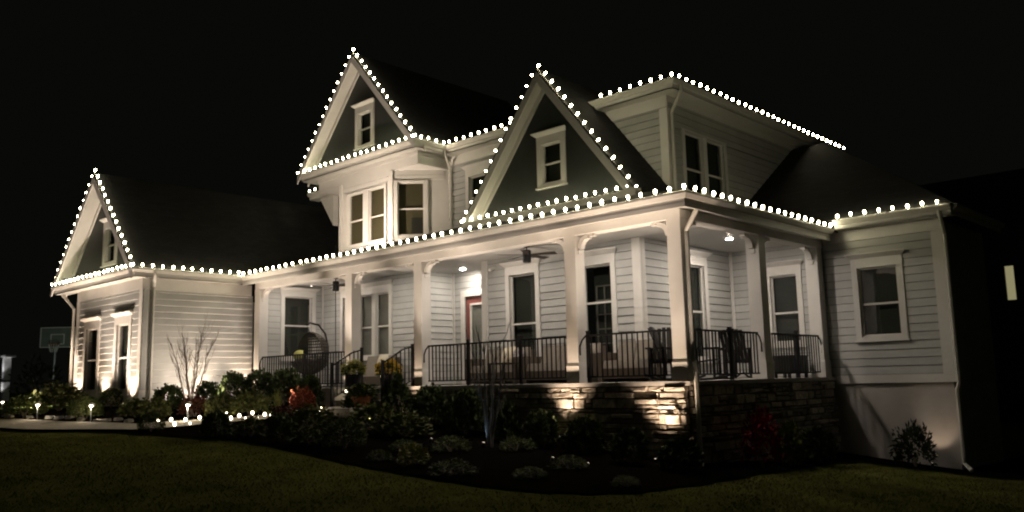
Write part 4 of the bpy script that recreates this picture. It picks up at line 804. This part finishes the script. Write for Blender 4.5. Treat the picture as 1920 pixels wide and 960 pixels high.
# bare multi-stem trees
def tree(x, y, stems, label, barkm, h, spread, seed, twn):
    r = random.Random(seed); z = gz(x, y); t = thing('bare_tree', label, 'tree', (x, y, z))
    for k in range(stems):
        a = 2*math.pi*k/stems+r.uniform(-.3, .3); hh = h*r.uniform(.8, 1.0); sp = spread*r.uniform(.35, 1.15); n = 6
        pts = [Vector((x+math.cos(a)*(.02+sp*(q/n)**1.25), y+math.sin(a)*(.02+sp*(q/n)**1.25), z-.05+hh*q/n))+Vector((r.gauss(0, .015), r.gauss(0, .015), 0)) for q in range(n+1)]
        MB().tube(pts, [.022*(1-q/(n+1))+.004 for q in range(n+1)], 6).build('trunk', barkm, t); m = MB()
        for q in range(twn):
            i0 = r.randrange(2, n); p = pts[i0].lerp(pts[i0+1], r.random()); aa = a+r.uniform(-1.3, 1.3); ln = hh*r.uniform(.12, .3); d = Vector((math.cos(aa)*.55, math.sin(aa)*.55, 1))
            p2 = p+d*ln*.55+Vector((r.gauss(0, .03), r.gauss(0, .03), 0)); p3 = p2+Vector((math.cos(aa)*.3, math.sin(aa)*.3, 1))*ln*.55; m.tube([p, p2, p3], [.007, .005, .003], 4, False)
            m.tube([p2, p2+Vector((math.cos(aa+1)*.4, math.sin(aa+1)*.4, 1))*ln*.4], [.005, .0025], 4, False)
        m.build('branch', barkm, t)
tree(-12.55, -3.0, 6, 'bare multi-stem tree standing before the garage side wall', BARK, 2.2, .46, 4, 15)
tree(-3.5, -1.5, 6, 'pale multi-stem tree in front of the dark stone wall, one stem lit blue-white', PALEBARK, 2.25, .42, 9, 6)
# ---------------------------------------------------------------- edging stones, hoop, neighbours
ESL = ['pale edging stone farthest left along the walkway bed', 'second pale edging stone from the left', 'pale edging stone left of the second path lamp', 'pale edging stone just behind the second path lamp', 'pale edging stone just right of the second path lamp', 'pale edging stone midway between the second and third path lamps', 'pale edging stone just left of the third path lamp', 'pale edging stone just right of the third path lamp', 'third pale edging stone from the right end', 'second pale edging stone from the right end', 'pale edging stone at the right end, near the garage corner']
for i, (x, y) in enumerate([(-20.66, -4.77), (-19.05, -5.13), (-17.56, -5.09), (-16.67, -4.85), (-16.24, -4.77), (-15.98, -4.62), (-15.21, -4.61), (-14.25, -4.54), (-14.08, -4.41), (-13.86, -4.21), (-13.25, -4.2)]):
    z = gz(x, y)+.03; m = MB(); n = 9; a0 = random.random()
    ring = [(x+math.cos(a0+6.283*k/n)*random.uniform(.14, .24), y+math.sin(a0+6.283*k/n)*random.uniform(.09, .15)) for k in range(n)]
    m.poly([(a, b, z-.04) for a, b in ring]+[(x+(a-x)*.8, y+(b-y)*.8, z+random.uniform(.04, .07)) for a, b in ring], [tuple(range(n, 2*n))]+[(k, (k+1) % n, n+(k+1) % n, n+k) for k in range(n)])
    tag(m.build('edging_stone', CONC), ESL[i], 'stone', 'pale stones edging the bed')
hx, hy = -39.0, 2.8; rv, uv = Vector((.72, .69, 0)).normalized(), Vector((0, 0, 1)); nv = Vector((.69, -.72, 0)); c0 = Vector((-39.03, 2.78, 2.81))
t = thing('basketball_hoop', 'basketball hoop with clear backboard on a pole beyond the garage', 'basketball hoop', (c0.x-.4, c0.y, gz(hx, hy)))
def pb(mb, a0, a1, b0, b1, d0, d1): q = lambda a, b, d: c0+rv*a+uv*b+nv*d; mb.hexa([q(a0, b0, d0), q(a1, b0, d0), q(a1, b0, d1), q(a0, b0, d1), q(a0, b1, d0), q(a1, b1, d0), q(a1, b1, d1), q(a0, b1, d1)])
m = MB(); pb(m, -.86, .86, -.49, .49, -.01, .01); m.build('backboard', ACRYL, t)
m = MB(); [pb(m, *q, -.02, .022) for q in ((-.89, -.84, -.52, .52), (.84, .89, -.52, .52), (-.84, .84, .48, .52), (-.84, .84, -.52, -.48), (-.36, -.31, -.36, .17), (.31, .36, -.36, .17), (-.31, .31, .13, .17), (-.31, .31, -.36, -.32))]; m.build('backboard_frame', TRIM, t)
m = MB(); cc = c0+uv*-.36+nv*.34; m.tube([cc+rv*(.24*math.cos(6.283*k/16))+nv*(.24*math.sin(6.283*k/16)) for k in range(17)], .018, 5, False); m.build('rim', mat('orange_rim', (.5, .12, .03), .5), t)
m = MB(); [m.tube([cc+rv*(.24*math.cos(k*.52))+nv*(.24*math.sin(k*.52)), cc+rv*(.15*math.cos(k*.52+.4))+nv*(.15*math.sin(k*.52+.4))-uv*.4], .014, 4, False) for k in range(12)]; m.build('net', TRIM, t)
g = gz(hx, hy); m = MB(); m.tube([c0+rv*-.42-nv*.6+uv*(g-2.81-.1), c0+rv*-.40-nv*.6-uv*.1], .075, 8); m.tube([c0+rv*-.40-nv*.6-uv*.15, c0-nv*.02-uv*.1], .05, 6); m.build('pole', METAL, t)
ncx, ncy = -53.5, 4.7; g = gz(ncx, ncy); t = thing('porch_column', 'distant white column lit from below at the left edge of the photo', 'column', (ncx, ncy, g))
m = MB(); m.box(ncx-.2, ncx+.2, ncy-.2, ncy+.2, g-.1, 2.3); m.build('shaft', TRIM, t); m = MB(); m.box(ncx-.3, ncx+.75, ncy-.3, ncy+.3, 2.3, 2.42); m.build('capital', TRIM, t); m = MB(); m.box(ncx-.26, ncx+.26, ncy-.26, ncy+.26, .72, .85); m.build('band', BLACK, t)
for zz, en, l in ((g+.25, 60, 'lower spotlight at the foot of the distant white column'), (.95, 50, 'upper spotlight on the band of the distant white column')):
    uplight(ncx+.35, ncy-.75, zz, (ncx, ncy-.3, zz+1.2), l, en, 70, col=(.95, .95, 1.0))
for x, y, l in ((-31.9, -.6, 'small ground light before the basketball hoop, left one'), (-31.5, -.2, 'small ground light before the basketball hoop, right one')):
    g = gz(x, y); t = thing('path_lamp', l, 'path lamp', (x, y, g), 'mushroom lamps along the walkway'); MB().tube([(x, y, g-.1), (x, y, g+.36)], .014, 6).build('post', METAL, t)
    MB().lathe([(.02, .36), (.045, .37), (.045, .40), (.02, .41)], (x, y, g), 10).build('lit_lens', PATHM, t); lamp('path_lamp_light', 'POINT', (x-.1, y+.06, g+.5), t, 90, (.9, 1, .85), shadow_soft_size=.03)
t = thing('neighbour_house', 'dark neighbouring house at the right edge with one lit window', 'house', (-2.5, 25.2, -2.2))
fh = Frame((-12, 25.6), (1, 0), (0, -1)); m = MB()
for q in cutrect(0, 22, -3, 6.2, [(11.00, 11.34, 2.84, 4.22)]): fh.box(m, q[0], q[1], -.3, 0, q[2], q[3])
m.build('wall', FARW, t); m = MB(); m.prism([(-12.5, 25.2, 6.2), (10.5, 25.2, 6.2), (10.5, 30, 9), (-12.5, 30, 9)], (0, 0, -.2)); m.build('roof', ROOF, t)
m = MB(); [fh.box(m, *q) for q in ((10.94, 11.00, 0, .05, 2.78, 4.28), (11.34, 11.40, 0, .05, 2.78, 4.28), (11.00, 11.34, 0, .05, 4.22, 4.28), (11.00, 11.34, 0, .05, 2.78, 2.84))]; wn = m.build('window', FARW, t)
m = MB(); fh.box(m, 11.00, 11.34, -.12, -.1, 2.84, 4.22); m.build('lit_shade', emit('lit_window_shade', (1.0, .86, .48), .36), wn); m = MB(); fh.box(m, 11.00, 11.34, -.05, -.044, 2.84, 4.22); m.build('pane', GLASS, wn)
# ---------------------------------------------------------------- grass on the near lawn
n = 150000; gxr = rng.uniform(-17, 5.5, n); gyr = rng.uniform(-11.5, 6, n)
dx, dy = gxr-CAM.x, gyr-CAM.y; dep = dx*FX.x+dy*FX.y; lat = dx*RX.x+dy*RX.y
poly = OUT+[(3.9, 40), (-60, 40), (-60, -7.2)]
keep = (dep > 3.5) & (np.abs(lat) < dep*.66+.5) & ~inpoly(gxr, gyr, poly) & (rng.random(n) < np.clip(1.5-dep/22, .25, 1))
gxr, gyr = gxr[keep], gyr[keep]; n = len(gxr); z = tz(gxr, gyr)
h = rng.uniform(.015, .045, n); a = rng.uniform(0, 6.283, n); wv = rng.uniform(.004, .008, n); le = rng.normal(0, .025, (n, 2))
V = np.stack([np.c_[gxr-np.cos(a)*wv, gyr-np.sin(a)*wv, z], np.c_[gxr+np.cos(a)*wv, gyr+np.sin(a)*wv, z], np.c_[gxr+le[:, 0], gyr+le[:, 1], z+h]], 1).reshape(-1, 3)
me = bpy.data.meshes.new('grass'); me.vertices.add(3*n); me.vertices.foreach_set('co', V.ravel()); me.loops.add(3*n); me.loops.foreach_set('vertex_index', np.arange(3*n)); me.polygons.add(n)
me.polygons.foreach_set('loop_start', np.arange(0, 3*n, 3)); me.polygons.foreach_set('loop_total', np.full(n, 3)); me.update(calc_edges=True); me.materials.append(GRASS)
go = bpy.data.objects.new('grass', me); COL.objects.link(go); go['kind'] = 'stuff'; go['label'] = 'short dark lawn grass in front of the planted bed'; go['category'] = 'grass'
